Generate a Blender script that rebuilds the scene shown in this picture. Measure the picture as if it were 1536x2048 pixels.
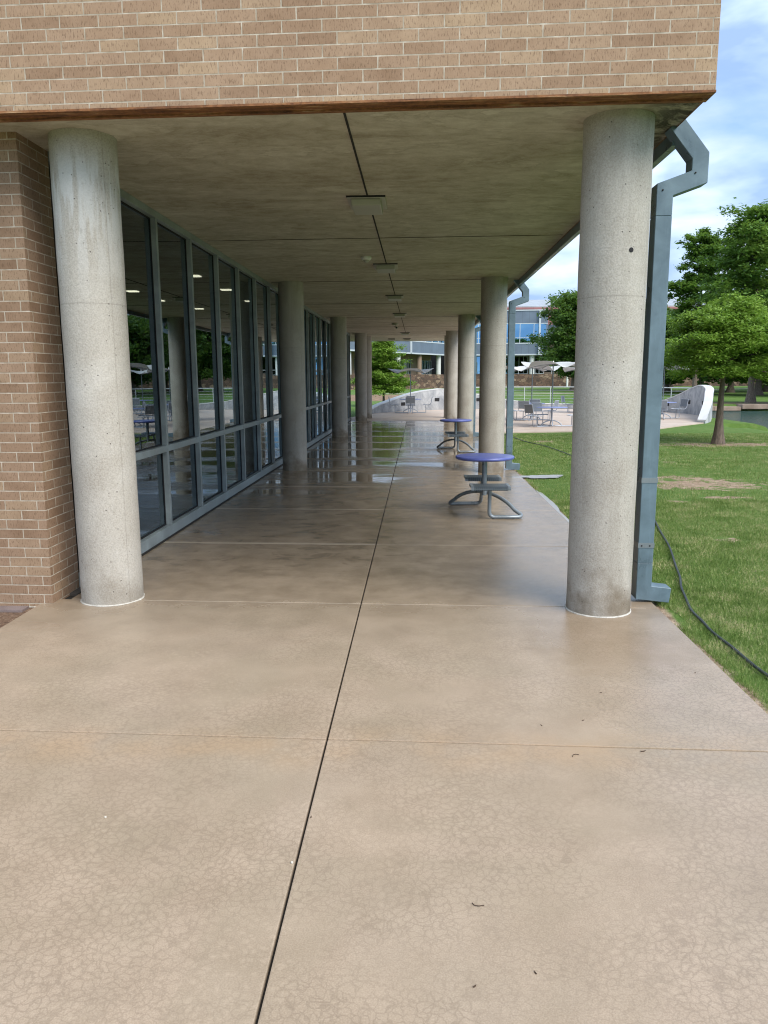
import bpy, bmesh, math, random
import numpy as np
from mathutils import Vector, Matrix, noise as mnoise
R = math.radians
sc = bpy.context.scene
for o in list(bpy.data.objects): bpy.data.objects.remove(o)
COL = sc.collection

# ------------------------------------------------------------------ camera
cam = bpy.data.cameras.new('camera'); co = bpy.data.objects.new('camera', cam); COL.objects.link(co)
cam.sensor_fit = 'HORIZONTAL'; cam.sensor_width = 36.0; cam.lens = 36.0*1560/1536
cam.clip_start = 0.05; cam.clip_end = 3000
Mr = [[0.9990678394146327, 0.0026873529208490754, -0.04308399217408062],
      [0.042911612387984945, -0.17038434330523433, 0.9844428724302429],
      [-0.004695292284914116, -0.9853740171583187, -0.1703408363829307]]
mw = Matrix(((Mr[0][0], -Mr[0][1], -Mr[0][2], 0), (Mr[1][0], -Mr[1][1], -Mr[1][2], 0),
             (Mr[2][0], -Mr[2][1], -Mr[2][2], 2.0), (0, 0, 0, 1)))
co.matrix_world = mw
sc.camera = co
sc.cycles.filter_width = 1.1; sc.cycles.diffuse_bounces = 8; sc.cycles.max_bounces = 14
sc.render.resolution_x = 768; sc.render.resolution_y = 1024
sc.view_settings.view_transform = 'Standard'; sc.view_settings.look = 'None'
sc.view_settings.exposure = 1.5; sc.view_settings.gamma = 1

# ------------------------------------------------------------------ sky and sun
SUN_EL, SUN_AZ = 46.0, 138.0            # degrees; azimuth clockwise from +Y (behind the camera, to the right)
w = bpy.data.worlds.new('World'); sc.world = w; w.use_nodes = True
nt = w.node_tree; nt.nodes.clear()
def N(nt, t, **k):
    n = nt.nodes.new(t)
    for a, b in k.items():
        if a == 'inp':
            for i, v in b.items(): n.inputs[i].default_value = v
        else: setattr(n, a, b)
    return n
def Lk(nt, a, b): nt.links.new(a, b)
out = N(nt, 'ShaderNodeOutputWorld'); bg = N(nt, 'ShaderNodeBackground', inp={'Strength': 0.085})
sky = N(nt, 'ShaderNodeTexSky', sky_type='NISHITA', sun_disc=False, sun_elevation=R(SUN_EL), sun_rotation=R(SUN_AZ),
        air_density=1.0, dust_density=1.0, ozone_density=2.0)
tc = N(nt, 'ShaderNodeTexCoord')
mp = N(nt, 'ShaderNodeMapping'); mp.inputs['Scale'].default_value = (1.0, 1.0, 2.6); mp.inputs['Location'].default_value = (3.3, 1.7, 0.55)
Lk(nt, tc.outputs['Generated'], mp.inputs['Vector'])
n1 = N(nt, 'ShaderNodeTexNoise', inp={'Scale': 2.6, 'Detail': 7.0, 'Roughness': 0.52, 'Distortion': 0.35})
n2 = N(nt, 'ShaderNodeTexNoise', inp={'Scale': 5.5, 'Detail': 5.0, 'Roughness': 0.5, 'Distortion': 0.2})
Lk(nt, mp.outputs[0], n1.inputs['Vector']); Lk(nt, mp.outputs[0], n2.inputs['Vector'])
r1 = N(nt, 'ShaderNodeValToRGB'); r1.color_ramp.elements[0].position = 0.26; r1.color_ramp.elements[1].position = 0.47
Lk(nt, n1.outputs['Fac'], r1.inputs['Fac'])
r2 = N(nt, 'ShaderNodeValToRGB')       # cloud body: slate blue shadow side to white
e = r2.color_ramp.elements; e[0].position = 0.40; e[0].color = (1.9, 2.75, 4.3, 1); e[1].position = 0.64; e[1].color = (4.7, 5.2, 5.8, 1)
em = e.new(0.50); em.color = (3.0, 3.9, 5.3, 1)
Lk(nt, n2.outputs['Fac'], r2.inputs['Fac'])
mx = N(nt, 'ShaderNodeMix', data_type='RGBA'); Lk(nt, r1.outputs[0], mx.inputs['Factor'])
Lk(nt, sky.outputs[0], mx.inputs['A']); Lk(nt, r2.outputs[0], mx.inputs['B'])
Lk(nt, mx.outputs['Result'], bg.inputs['Color']); Lk(nt, bg.outputs[0], out.inputs[0])

sl = bpy.data.lights.new('sun', 'SUN'); so = bpy.data.objects.new('sun', sl); COL.objects.link(so)
sl.energy = 1.5; sl.angle = R(40); sl.color = (1.0, 0.94, 0.85)
az = R(SUN_AZ); el = R(SUN_EL)
sd = Vector((math.sin(az)*math.cos(el), math.cos(az)*math.cos(el), math.sin(el)))
so.rotation_euler = (-sd).to_track_quat('-Z', 'Y').to_euler(); so.location = sd*60

# ------------------------------------------------------------------ helpers
def tag(o, label=None, cat=None, group=None, kind=None):
    if label: o['label'] = label
    if cat: o['category'] = cat
    if group: o['group'] = group
    if kind: o['kind'] = kind
    return o
def empty(name, loc=(0,0,0), rz=0):
    o = bpy.data.objects.new(name, None); COL.objects.link(o); o.location = loc; o.rotation_euler = (0,0,rz)
    o.empty_display_size = 0.1
    return o
def kids(o): return list(o.children)
def copy_tree(o, parent=None):
    c = o.copy(); COL.objects.link(c); c.parent = parent
    for ch in kids(o): copy_tree(ch, c)
    return c

class MB:
    """collects geometry, links it as one mesh with metre-scaled box UVs"""
    def __init__(s): s.v = []; s.f = []
    def add(s, vs, fs):
        b = len(s.v); s.v += [tuple(v) for v in vs]; s.f += [tuple(i+b for i in f) for f in fs]; return s
    def box(s, x0, x1, y0, y1, z0, z1, skew=0.0):
        vs = []
        for z in (z0, z1):
            for (x, y) in ((x0,y0),(x1,y0),(x1,y1),(x0,y1)): vs.append((x, y+skew*x, z))
        return s.add(vs, [(3,2,1,0),(4,5,6,7),(0,1,5,4),(1,2,6,5),(2,3,7,6),(3,0,4,7)])
    def prism(s, poly, z0, z1):
        n = len(poly); vs = [(x,y,z0) for x,y in poly]+[(x,y,z1) for x,y in poly]
        fs = [tuple(reversed(range(n))), tuple(range(n,2*n))]+[(i,(i+1)%n,n+(i+1)%n,n+i) for i in range(n)]
        return s.add(vs, fs)
    def tube(s, pts, r, seg=10, cap=True, closed=False):
        pts = [Vector(p) for p in pts]; n = len(pts)
        rr = r if isinstance(r, (list, tuple)) else [r]*n
        up = Vector((0,0,1)); vs = []; prev = None
        for i, p in enumerate(pts):
            t = (pts[min(i+1,n-1)]-pts[max(i-1,0)]).normalized()
            if prev is None:
                a = up if abs(t.z) < .9 else Vector((1,0,0)); u = t.cross(a).normalized()
            else:
                u = (prev - t*prev.dot(t)).normalized()
            prev = u; v = t.cross(u)
            for k in range(seg):
                an = 2*math.pi*k/seg; vs.append(p+(u*math.cos(an)+v*math.sin(an))*rr[i])
        fs = [(i*seg+k, i*seg+(k+1)%seg, (i+1)*seg+(k+1)%seg, (i+1)*seg+k) for i in range(n-1) for k in range(seg)]
        if cap: fs += [tuple(reversed(range(seg))), tuple(range((n-1)*seg, n*seg))]
        return s.add(vs, fs)
    def lathe(s, prof, c=(0,0,0), seg=48):
        vs = []; n = len(prof)
        for r, z in prof:
            for k in range(seg):
                a = 2*math.pi*k/seg; vs.append((c[0]+r*math.cos(a), c[1]+r*math.sin(a), c[2]+z))
        fs = [(i*seg+k, i*seg+(k+1)%seg, (i+1)*seg+(k+1)%seg, (i+1)*seg+k) for i in range(n-1) for k in range(seg)]
        fs += [tuple(reversed(range(seg))), tuple(range((n-1)*seg, n*seg))]
        return s.add(vs, fs)
    def build(s, name, mat, parent=None, smooth=False, bevel=0, loc=None):
        me = bpy.data.meshes.new(name); me.from_pydata(s.v, [], s.f); me.validate()
        if bevel:
            bm = bmesh.new(); bm.from_mesh(me)
            es = [e for e in bm.edges if len(e.link_faces) == 2 and e.calc_face_angle(0) > .6]
            bmesh.ops.bevel(bm, geom=es, offset=bevel, segments=2, affect='EDGES', profile=.6)
            bm.to_mesh(me); bm.free()
        me.materials.append(mat)
        boxuv(me)
        if smooth:
            me.polygons.foreach_set('use_smooth', [True]*len(me.polygons))
            me.set_sharp_from_angle(angle=R(40))
        o = bpy.data.objects.new(name, me); COL.objects.link(o)
        if parent: o.parent = parent
        if loc: o.location = loc
        return o
def boxuv(me):
    uv = me.uv_layers.new(name='UVMap'); n = len(me.loops)
    if n == 0: return
    co_ = np.empty(len(me.vertices)*3); me.vertices.foreach_get('co', co_); co_ = co_.reshape(-1,3)
    vi = np.empty(n, dtype=np.int32); me.loops.foreach_get('vertex_index', vi)
    nn = np.empty(len(me.polygons)*3); me.polygons.foreach_get('normal', nn); nn = nn.reshape(-1,3)
    lt = np.empty(len(me.polygons), dtype=np.int32); me.polygons.foreach_get('loop_total', lt)
    ln = np.repeat(np.abs(nn), lt, axis=0); p = co_[vi]
    ax = np.argmax(ln, axis=1)
    u = np.where(ax == 0, p[:,1], p[:,0]); v = np.where(ax == 2, p[:,1], p[:,2])
    uv.data.foreach_set('uv', np.stack([u, v], 1).astype(np.float32).ravel())

# ------------------------------------------------------------------ materials
def mat(name, col=(.5,.5,.5), rough=.5, metal=0, spec=.5):
    m = bpy.data.materials.new(name); m.use_nodes = True
    b = m.node_tree.nodes['Principled BSDF']
    b.inputs['Base Color'].default_value = (*col, 1); b.inputs['Roughness'].default_value = rough
    b.inputs['Metallic'].default_value = metal; b.inputs['Specular IOR Level'].default_value = spec
    return m, m.node_tree, b
def coords(nt, scale=(1,1,1), kind='Object', loc=(0,0,0)):
    t = N(nt, 'ShaderNodeTexCoord'); m = N(nt, 'ShaderNodeMapping')
    m.inputs['Scale'].default_value = scale; m.inputs['Location'].default_value = loc
    Lk(nt, t.outputs[kind], m.inputs['Vector']); return m.outputs[0]
def noise(nt, vec, scale, detail=4, rough=.55, dist=0, color=False):
    n = N(nt, 'ShaderNodeTexNoise', inp={'Scale': scale, 'Detail': detail, 'Roughness': rough, 'Distortion': dist})
    Lk(nt, vec, n.inputs['Vector']); return n.outputs['Color' if color else 'Fac']
def ramp(nt, fac, stops, interp='LINEAR'):
    r = N(nt, 'ShaderNodeValToRGB'); r.color_ramp.interpolation = interp; e = r.color_ramp.elements
    while len(e) < len(stops): e.new(.5)
    for el_, (p, c) in zip(e, stops):
        el_.position = p; el_.color = (c, c, c, 1) if isinstance(c, (int, float)) else (*c, 1)
    Lk(nt, fac, r.inputs['Fac']); return r.outputs[0]
def mix(nt, fac, a, b, mode='MIX'):
    m = N(nt, 'ShaderNodeMix', data_type='RGBA', blend_type=mode)
    for s, v in ((m.inputs['Factor'], fac), (m.inputs['A'], a), (m.inputs['B'], b)):
        if isinstance(v, (int, float)): s.default_value = v if s.type == 'VALUE' else (v, v, v, 1)
        elif isinstance(v, tuple): s.default_value = (*v, 1)
        else: Lk(nt, v, s)
    return m.outputs['Result']
def M_(nt, op, a, b=None, c=None, clamp=False):
    m = N(nt, 'ShaderNodeMath', operation=op, use_clamp=clamp)
    for s, v in zip(m.inputs, (a, b, c)):
        if v is None: continue
        if isinstance(v, (int, float)): s.default_value = v
        else: Lk(nt, v, s)
    return m.outputs[0]
def mrange(nt, v, a, b, c=0., d=1., smooth=True):
    m = N(nt, 'ShaderNodeMapRange', interpolation_type='SMOOTHSTEP' if smooth else 'LINEAR')
    Lk(nt, v, m.inputs['Value'])
    for k, x in zip(('From Min','From Max','To Min','To Max'), (a,b,c,d)): m.inputs[k].default_value = x
    return m.outputs[0]
def sep(nt, vec):
    s = N(nt, 'ShaderNodeSeparateXYZ'); Lk(nt, vec, s.inputs[0]); return s.outputs
def bump(nt, b, h, strength=.3, dist=.01):
    n = N(nt, 'ShaderNodeBump', inp={'Strength': strength, 'Distance': dist}); Lk(nt, h, n.inputs['Height'])
    Lk(nt, n.outputs[0], b.inputs['Normal']); return n
def vor(nt, vec, scale, feature='F1', rand=1.0):
    n = N(nt, 'ShaderNodeTexVoronoi', feature=feature, inp={'Scale': scale, 'Randomness': rand}); Lk(nt, vec, n.inputs['Vector'])
    return n.outputs['Distance']

# concrete walkway: dry-ish damp in front, wet and puddled down the corridor
def walkway_material():
    m, nt, b = mat('walkway_concrete')
    P = coords(nt); X, Y, Z = sep(nt, P)
    big = noise(nt, P, .55, 5, .6, .4); mid = noise(nt, P, 3.0, 5, .6); fine = noise(nt, P, 160, 2, .6); grit = noise(nt, P, 420, 1, .5)
    dry = ramp(nt, big, [(.34, (.335,.250,.172)), (.5, (.430,.330,.240)), (.64, (.410,.328,.252))])
    dry = mix(nt, .5, dry, ramp(nt, mid, [(.36,(.31,.24,.17)), (.64,(.475,.375,.28))]))
    dry = mix(nt, .34, dry, ramp(nt, fine, [(.34,(.20,.15,.10)), (.66,(.50,.40,.30))]))
    spk = ramp(nt, vor(nt, P, 55), [(.055, 1.), (.085, 0.)]); dry = mix(nt, M_(nt, 'MULTIPLY', M_(nt, 'MULTIPLY', spk, ramp(nt, noise(nt, P, 7, 2), [(.52,0.),(.6,1.)])), .6), dry, (.14,.10,.07))
    dry = mix(nt, M_(nt, 'MULTIPLY', ramp(nt, noise(nt, P, .8, 5, .65, 1.2), [(.42,0.),(.62,1.)]), .34), dry, (.315,.262,.182))
    jo = M_(nt, 'ABSOLUTE', M_(nt, 'SUBTRACT', Y, 3.98)); dry = mix(nt, M_(nt, 'MULTIPLY', M_(nt, 'MULTIPLY', mrange(nt, jo, .02, .34, 1., 0.), ramp(nt, noise(nt, P, 2.2, 4), [(.4,0.),(.6,1.)])), .55), dry, (.43,.30,.185))
    # crackle net: thin darker lines, fading in and out
    warp = N(nt, 'ShaderNodeVectorMath', operation='MULTIPLY_ADD'); Lk(nt, noise(nt, P, 6, 2, .5, 0, True), warp.inputs[0])
    warp.inputs[1].default_value = (.10,.10,.10); Lk(nt, P, warp.inputs[2])
    w2 = N(nt, 'ShaderNodeVectorMath', operation='MULTIPLY_ADD'); Lk(nt, noise(nt, P, 30, 2, .6, 0, True), w2.inputs[0]); w2.inputs[1].default_value = (.045,.045,0); Lk(nt, warp.outputs[0], w2.inputs[2])
    vd = vor(nt, w2.outputs[0], 27, 'DISTANCE_TO_EDGE')
    crack = ramp(nt, vd, [(.0, 1.), (.05, .5), (.12, 0.)])
    cm = ramp(nt, noise(nt, P, .9, 3), [(.36, 0.), (.52, 1.)])
    dry = mix(nt, M_(nt, 'MULTIPLY', M_(nt, 'MULTIPLY', crack, cm), .48), dry, (.22,.168,.12))
    # pale blotches where the net closes
    bl = ramp(nt, vor(nt, w2.outputs[0], 27), [(.10, 1.), (.42, 0.)])
    bm_ = ramp(nt, noise(nt, P, 1.3, 3, .5, 1.0), [(.46, 0.), (.60, 1.)])
    dry = mix(nt, M_(nt, 'MULTIPLY', M_(nt, 'MULTIPLY', bl, bm_), .26), dry, (.54,.43,.32))
    # orange tint along the first cross joint and a few dark stains
    ds = ramp(nt, vor(nt, P, .55), [(.035, 1.), (.085, 0.)])
    dry = mix(nt, M_(nt, 'MULTIPLY', ds, .35), dry, (.18,.13,.08))
    wetc = ramp(nt, mid, [(.36,(.235,.178,.120)), (.64,(.335,.262,.186))])
    wetc = mix(nt, .30, wetc, ramp(nt, big, [(.3,(.175,.135,.092)), (.7,(.325,.262,.195))]))
    wn = M_(nt, 'MULTIPLY_ADD', M_(nt, 'SUBTRACT', big, .5), 3.2, Y)
    wet = mrange(nt, wn, 5.3, 7.3)                       # 0 in front, 1 under the roof
    dryend = mrange(nt, wn, 35.2, 36.4)
    wetf = M_(nt, 'MULTIPLY', wet, M_(nt, 'SUBTRACT', 1.0, dryend))
    col = mix(nt, wetf, dry, wetc)
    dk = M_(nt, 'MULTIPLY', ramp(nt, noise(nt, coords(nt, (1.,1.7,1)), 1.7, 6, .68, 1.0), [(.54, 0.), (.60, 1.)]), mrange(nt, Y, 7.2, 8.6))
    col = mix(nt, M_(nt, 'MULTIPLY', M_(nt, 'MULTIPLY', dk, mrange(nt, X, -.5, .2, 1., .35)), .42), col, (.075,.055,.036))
    jd = M_(nt, 'ABSOLUTE', M_(nt, 'SUBTRACT', M_(nt, 'FRACT', M_(nt, 'DIVIDE', M_(nt, 'SUBTRACT', M_(nt, 'MULTIPLY_ADD', X, .028, Y), 1.71), 2.51)), .5))
    je = M_(nt, 'MULTIPLY', mrange(nt, M_(nt, 'MULTIPLY_ADD', mid, .035, jd), .487, .508), M_(nt, 'MULTIPLY', mrange(nt, X, -.6, -.45, 1., .25), mrange(nt, Y, 8., 9.)))
    col = mix(nt, M_(nt, 'MULTIPLY', je, .55), col, (.46,.39,.31))
    # brown drip stain in front of the right column
    dx = M_(nt, 'DIVIDE', M_(nt, 'SUBTRACT', X, 1.45), .75); dy = M_(nt, 'DIVIDE', M_(nt, 'SUBTRACT', Y, 5.75), .85)
    dd = M_(nt, 'ADD', M_(nt, 'ADD', M_(nt, 'MULTIPLY', dx, dx), M_(nt, 'MULTIPLY', dy, dy)), M_(nt, 'MULTIPLY', mid, .8))
    col = mix(nt, M_(nt, 'MULTIPLY', mrange(nt, dd, .2, 1.5, 1., 0.), .5), col, (.24,.165,.095))
    Lk(nt, col, b.inputs['Base Color'])
    # gloss
    Pp = coords(nt, (.55, 1.7, 1)); pn = noise(nt, Pp, .8, 4, .5, .3)
    joint = M_(nt, 'ABSOLUTE', M_(nt, 'SUBTRACT', M_(nt, 'FRACT', M_(nt, 'DIVIDE', M_(nt, 'SUBTRACT', Y, 1.72), 2.51)), .5))   # .5 at a joint
    far = M_(nt, 'ADD', mrange(nt, Y, 11.5, 23.0, -.17, .17, False), mrange(nt, X, -.7, -.2, .0, -.10))
    pud = M_(nt, 'ADD', M_(nt, 'ADD', pn, far), mrange(nt, M_(nt, 'ADD', joint, M_(nt, 'MULTIPLY', noise(nt, Pp, 2.6, 4), .42)), .50, .74, 0., -.40))
    pud = M_(nt, 'MULTIPLY', ramp(nt, pud, [(.40, 0.), (.52, 1.)]), wetf)
    damp = mrange(nt, M_(nt, 'ADD', mid, M_(nt, 'MULTIPLY', big, .8)), .65, 1.15, .19, .27)
    rdry = M_(nt, 'SUBTRACT', mrange(nt, big, .35, .65, .34, .46), M_(nt, 'MULTIPLY', mrange(nt, M_(nt, 'MULTIPLY_ADD', mid, .8, X), .9, 2.1), mrange(nt, Y, 3.2, 4.6, 0., .20)))
    rg = M_(nt, 'ADD', M_(nt, 'MULTIPLY', rdry, M_(nt, 'SUBTRACT', 1., wetf)), M_(nt, 'MULTIPLY', damp, wetf))
    rg = M_(nt, 'ADD', M_(nt, 'MULTIPLY', rg, M_(nt, 'SUBTRACT', 1., pud)), M_(nt, 'MULTIPLY', pud, mrange(nt, X, -.55, -.35, .035, .085)))
    Lk(nt, rg, b.inputs['Roughness'])
    Lk(nt, M_(nt, 'MULTIPLY_ADD', wetf, .12, .42), b.inputs['Specular IOR Level'])
    nopud = M_(nt, 'SUBTRACT', 1., pud)
    h = M_(nt, 'ADD', M_(nt, 'MULTIPLY', M_(nt, 'ADD', fine, M_(nt, 'MULTIPLY', grit, .6)), M_(nt, 'MULTIPLY', nopud, .55)),
           M_(nt, 'MULTIPLY', noise(nt, coords(nt, (.30,1.5,1)), 2.6, 4), M_(nt, 'MULTIPLY_ADD', pud, 1.9, .12)))
    bump(nt, b, h, .35, .004)
    return m
def simple_concrete(name, c0, c1, scale=2.0, rough=.8, fleck=.25, bmp=.3):
    m, nt, b = mat(name, rough=rough); P = coords(nt)
    c = ramp(nt, noise(nt, P, scale, 6, .62, .5), [(.3, c0), (.7, c1)])
    f = ramp(nt, noise(nt, P, 90, 3, .6), [(.35, tuple(x*.7 for x in c0)), (.65, tuple(min(1, x*1.15) for x in c1))])
    Lk(nt, mix(nt, fleck, c, f), b.inputs['Base Color']); bump(nt, b, noise(nt, P, 90, 3, .6), bmp, .004)
    return m
def column_material(name='column_concrete', streak=False, base=1.0):
    m, nt, b = mat(name, rough=.75, spec=.35); P = coords(nt); X, Y, Z = sep(nt, P)
    c0 = tuple(x*base for x in (.33,.312,.275)); c1 = tuple(x*base for x in (.47,.452,.41))
    c = ramp(nt, noise(nt, P, 2.4, 6, .6, .6), [(.3, c0), (.7, c1)])
    sp = noise(nt, P, 75, 3, .65)
    c = mix(nt, .5, c, ramp(nt, noise(nt, P, 1.1, 5, .65, 1.0), [(.34, (.34*base,.295*base,.235*base)), (.5, (.44*base,.405*base,.345*base)), (.64, (.55*base,.53*base,.48*base))]))
    c = mix(nt, .30, c, ramp(nt, sp, [(.36, (.19*base,.17*base,.145*base)), (.52, (.42*base,.40*base,.36*base)), (.7, (.60*base,.57*base,.52*base))]))
    # vertical drips and the pale lime bloom near the top
    ps = coords(nt, (9, 9, .9)); st = noise(nt, ps, 1.2, 4, .6, .2)
    if streak:
        zt = mrange(nt, Z, 2.5, 3.7); zt2 = mrange(nt, Z, 3.95, 3.6)
        k = M_(nt, 'MULTIPLY', M_(nt, 'MULTIPLY', zt, zt2), ramp(nt, st, [(.47, 0.), (.55, 1.)]))
        c = mix(nt, M_(nt, 'MULTIPLY', k, .6), c, (.66,.68,.68))
    else:
        c = mix(nt, M_(nt, 'MULTIPLY', ramp(nt, st, [(.50,0.),(.64,1.)]), .22), c, (.22,.205,.17))
    # pour joint
    jl = M_(nt, 'ABSOLUTE', M_(nt, 'SUBTRACT', M_(nt, 'MULTIPLY_ADD', noise(nt, P, 3, 2), .02, Z), 2.63))
    c = mix(nt, ramp(nt, jl, [(.002, .32), (.007, 0.)]), c, (.16,.145,.12))
    # bug holes
    ph = vor(nt, P, 17, 'F1'); hole = ramp(nt, ph, [(.065, 1.), (.11, 0.)])
    hm = ramp(nt, noise(nt, P, 5, 2), [(.45, 0.), (.55, 1.)]); hole = M_(nt, 'MULTIPLY', hole, hm)
    c = mix(nt, M_(nt, 'MULTIPLY', hole, .85), c, (.07,.06,.05))
    ang = M_(nt, 'ARCTAN2', Y, X); seam = ramp(nt, M_(nt, 'ABSOLUTE', M_(nt, 'ADD', ang, 0.62)), [(.008, 1.), (.03, 0.)]); c = mix(nt, M_(nt, 'MULTIPLY', seam, .28), c, (.20,.18,.15))
    fork = ramp(nt, vor(nt, coords(nt, (1,1,.45)), 40, 'DISTANCE_TO_EDGE'), [(.0, 1.), (.04, 0.)]); c = mix(nt, M_(nt, 'MULTIPLY', M_(nt, 'MULTIPLY', fork, ramp(nt, noise(nt, P, 4, 3), [(.5,0.),(.62,1.)])), .35), c, (.16,.14,.11))
    # damp grime just above the floor
    gz = M_(nt, 'ADD', Z, M_(nt, 'MULTIPLY', noise(nt, P, 5, 4), -1.1))
    c = mix(nt, mrange(nt, gz, -.12, -.70, 0., .40 if streak else .85), c, (.150,.118,.078))
    Lk(nt, c, b.inputs['Base Color'])
    h = M_(nt, 'SUBTRACT', sp, M_(nt, 'MULTIPLY', hole, 2.0)); bump(nt, b, h, .5, .006)
    return m
def soffit_material():
    m, nt, b = mat('soffit_concrete', rough=.85, spec=.25); P = coords(nt); X, Y, Z = sep(nt, P)
    Ps = coords(nt, (.6, 1.5, 1)); a = noise(nt, Ps, 1.1, 9, .66, .9); c2 = noise(nt, P, .45, 4, .5, .8)
    c = ramp(nt, a, [(.36, (.34,.29,.205)), (.5, (.57,.525,.43)), (.62, (.74,.70,.61))])
    c = mix(nt, .42, c, ramp(nt, c2, [(.35, (.32,.262,.175)), (.65, (.55,.51,.40))]))
    f6 = noise(nt, coords(nt, (.9,1.2,1)), 5.5, 8, .75, .4); c = mix(nt, .36, c, ramp(nt, f6, [(.36, (.27,.235,.165)), (.5,(.53,.49,.40)), (.62, (.74,.71,.62))]))
    st2 = ramp(nt, noise(nt, coords(nt, (.35,.9,1)), 1.4, 5, .6, 1.6), [(.47, 0.), (.478, 1.), (.50, .45), (.62, 0.)]); c = mix(nt, M_(nt, 'MULTIPLY', st2, .34), c, (.19,.15,.095))
    # rust coloured edges by the joints and dark mould at the right-hand front corner
    e = M_(nt, 'MULTIPLY', mrange(nt, X, 1.55, 2.0), mrange(nt, Y, 9.5, 6.6))
    c = mix(nt, M_(nt, 'MULTIPLY', e, ramp(nt, noise(nt, P, 3.2, 6, .7, 1.5), [(.36, 0.), (.52, 1.)])), c, (.03,.027,.022))
    e2 = mrange(nt, X, 1.5, 2.1, 0, .55); c = mix(nt, M_(nt, 'MULTIPLY', e2, ramp(nt, a, [(.4,0.),(.65,1.)])), c, (.11,.095,.065))
    fs = noise(nt, P, 60, 3, .6); c = mix(nt, .15, c, ramp(nt, fs, [(.3, (.12,.1,.07)), (.7, (.45,.41,.33))]))
    Lk(nt, c, b.inputs['Base Color']); bump(nt, b, fs, .2, .004)
    return m
def brick_material(name, tint=1.0, offs=.37):
    m, nt, b = mat(name, rough=.82, spec=.3)
    t = N(nt, 'ShaderNodeTexCoord'); UV = t.outputs['UV']
    br = N(nt, 'ShaderNodeTexBrick', offset=offs, offset_frequency=2)
    for k, v in {'Scale': 1., 'Mortar Size': .0048, 'Mortar Smooth': .15, 'Bias': .0, 'Brick Width': .292, 'Row Height': .0855}.items():
        br.inputs[k].default_value = v
    br.inputs['Color1'].default_value = (0,0,0,1); br.inputs['Color2'].default_value = (1,1,1,1); br.inputs['Mortar'].default_value = (.5,.5,.5,1)
    warp = N(nt, 'ShaderNodeVectorMath', operation='MULTIPLY_ADD'); Lk(nt, noise(nt, UV, 9, 3, .6, 0, True), warp.inputs[0])
    warp.inputs[1].default_value = (.006,.004,0); Lk(nt, UV, warp.inputs[2]); Lk(nt, warp.outputs[0], br.inputs['Vector'])
    var = ramp(nt, br.outputs['Color'], [(0., (.265*tint,.165*tint,.103*tint)), (.3, (.350*tint,.231*tint,.150*tint)), (.7, (.380*tint,.258*tint,.174*tint)), (1., (.440*tint,.315*tint,.202*tint))])
    blot = noise(nt, UV, 7, 4, .6); var = mix(nt, .35, var, ramp(nt, blot, [(.3,(.27*tint,.170*tint,.102*tint)), (.7,(.46*tint,.32*tint,.215*tint))]))
    fm = N(nt, 'ShaderNodeMapping'); fm.inputs['Scale'].default_value = (95, 26, 1); Lk(nt, UV, fm.inputs['Vector'])
    fl = noise(nt, fm.outputs[0], 1, 3, .65); fleck = ramp(nt, fl, [(.37, 1.), (.46, 0.)])
    var = mix(nt, M_(nt, 'MULTIPLY', fleck, .55), var, (.12,.072,.042))
    so_ = ramp(nt, noise(nt, UV, .9, 5, .65, .8), [(.42, 0.), (.62, 1.)]); var = mix(nt, M_(nt, 'MULTIPLY', so_, .22), var, (.20*tint,.115*tint,.07*tint))
    # wall bottom is a little dirtier
    mort = ramp(nt, noise(nt, UV, 12, 4), [(.3, (.33,.275,.205)), (.55,(.46,.40,.32)), (.7, (.58,.52,.43))])
    c = mix(nt, br.outputs['Fac'], var, mort)
    Lk(nt, c, b.inputs['Base Color'])
    h = M_(nt, 'SUBTRACT', M_(nt, 'MULTIPLY', fl, .35), br.outputs['Fac']); bump(nt, b, h, .6, .006)
    return m
def metal_paint(name, col, rough=.38, var=.25, metal=0.0, spec=.5):
    m, nt, b = mat(name, col, rough, metal, spec); P = coords(nt)
    a = noise(nt, P, 3.5, 5, .6, .5)
    c = ramp(nt, a, [(.3, tuple(x*(1-var) for x in col)), (.7, tuple(min(1, x*(1+var)) for x in col))])
    sm = ramp(nt, noise(nt, coords(nt, (14,14,1.2)), 1.2, 4, .7), [(.55, 0.), (.75, 1.)])
    c = mix(nt, M_(nt, 'MULTIPLY', sm, .18), c, tuple(min(1, x*1.9+.05) for x in col))
    Lk(nt, c, b.inputs['Base Color']); Lk(nt, mrange(nt, a, .3, .7, rough*.8, min(1, rough*1.3)), b.inputs['Roughness'])
    return m
def leaf_material(name, c0, c1, c2, sc_=1.2):
    m = bpy.data.materials.new(name); m.use_nodes = True; nt = m.node_tree; b = nt.nodes['Principled BSDF']; P = coords(nt)
    f = noise(nt, P, sc_, 3, .6); g = noise(nt, P, 9, 2, .6)
    c = ramp(nt, M_(nt, 'MULTIPLY_ADD', M_(nt, 'SUBTRACT', g, .5), .9, f), [(.3, c0), (.5, c1), (.72, c2)])
    Lk(nt, c, b.inputs['Base Color']); b.inputs['Roughness'].default_value = .55; b.inputs['Specular IOR Level'].default_value = .3
    tr = N(nt, 'ShaderNodeBsdfTranslucent'); Lk(nt, mix(nt, .5, c, (.26,.40,.05)), tr.inputs['Color'])
    ms = N(nt, 'ShaderNodeMixShader', inp={'Fac': .38}); o = nt.nodes['Material Output']
    Lk(nt, b.outputs[0], ms.inputs[1]); Lk(nt, tr.outputs[0], ms.inputs[2]); Lk(nt, ms.outputs[0], o.inputs['Surface'])
    return m

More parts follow.
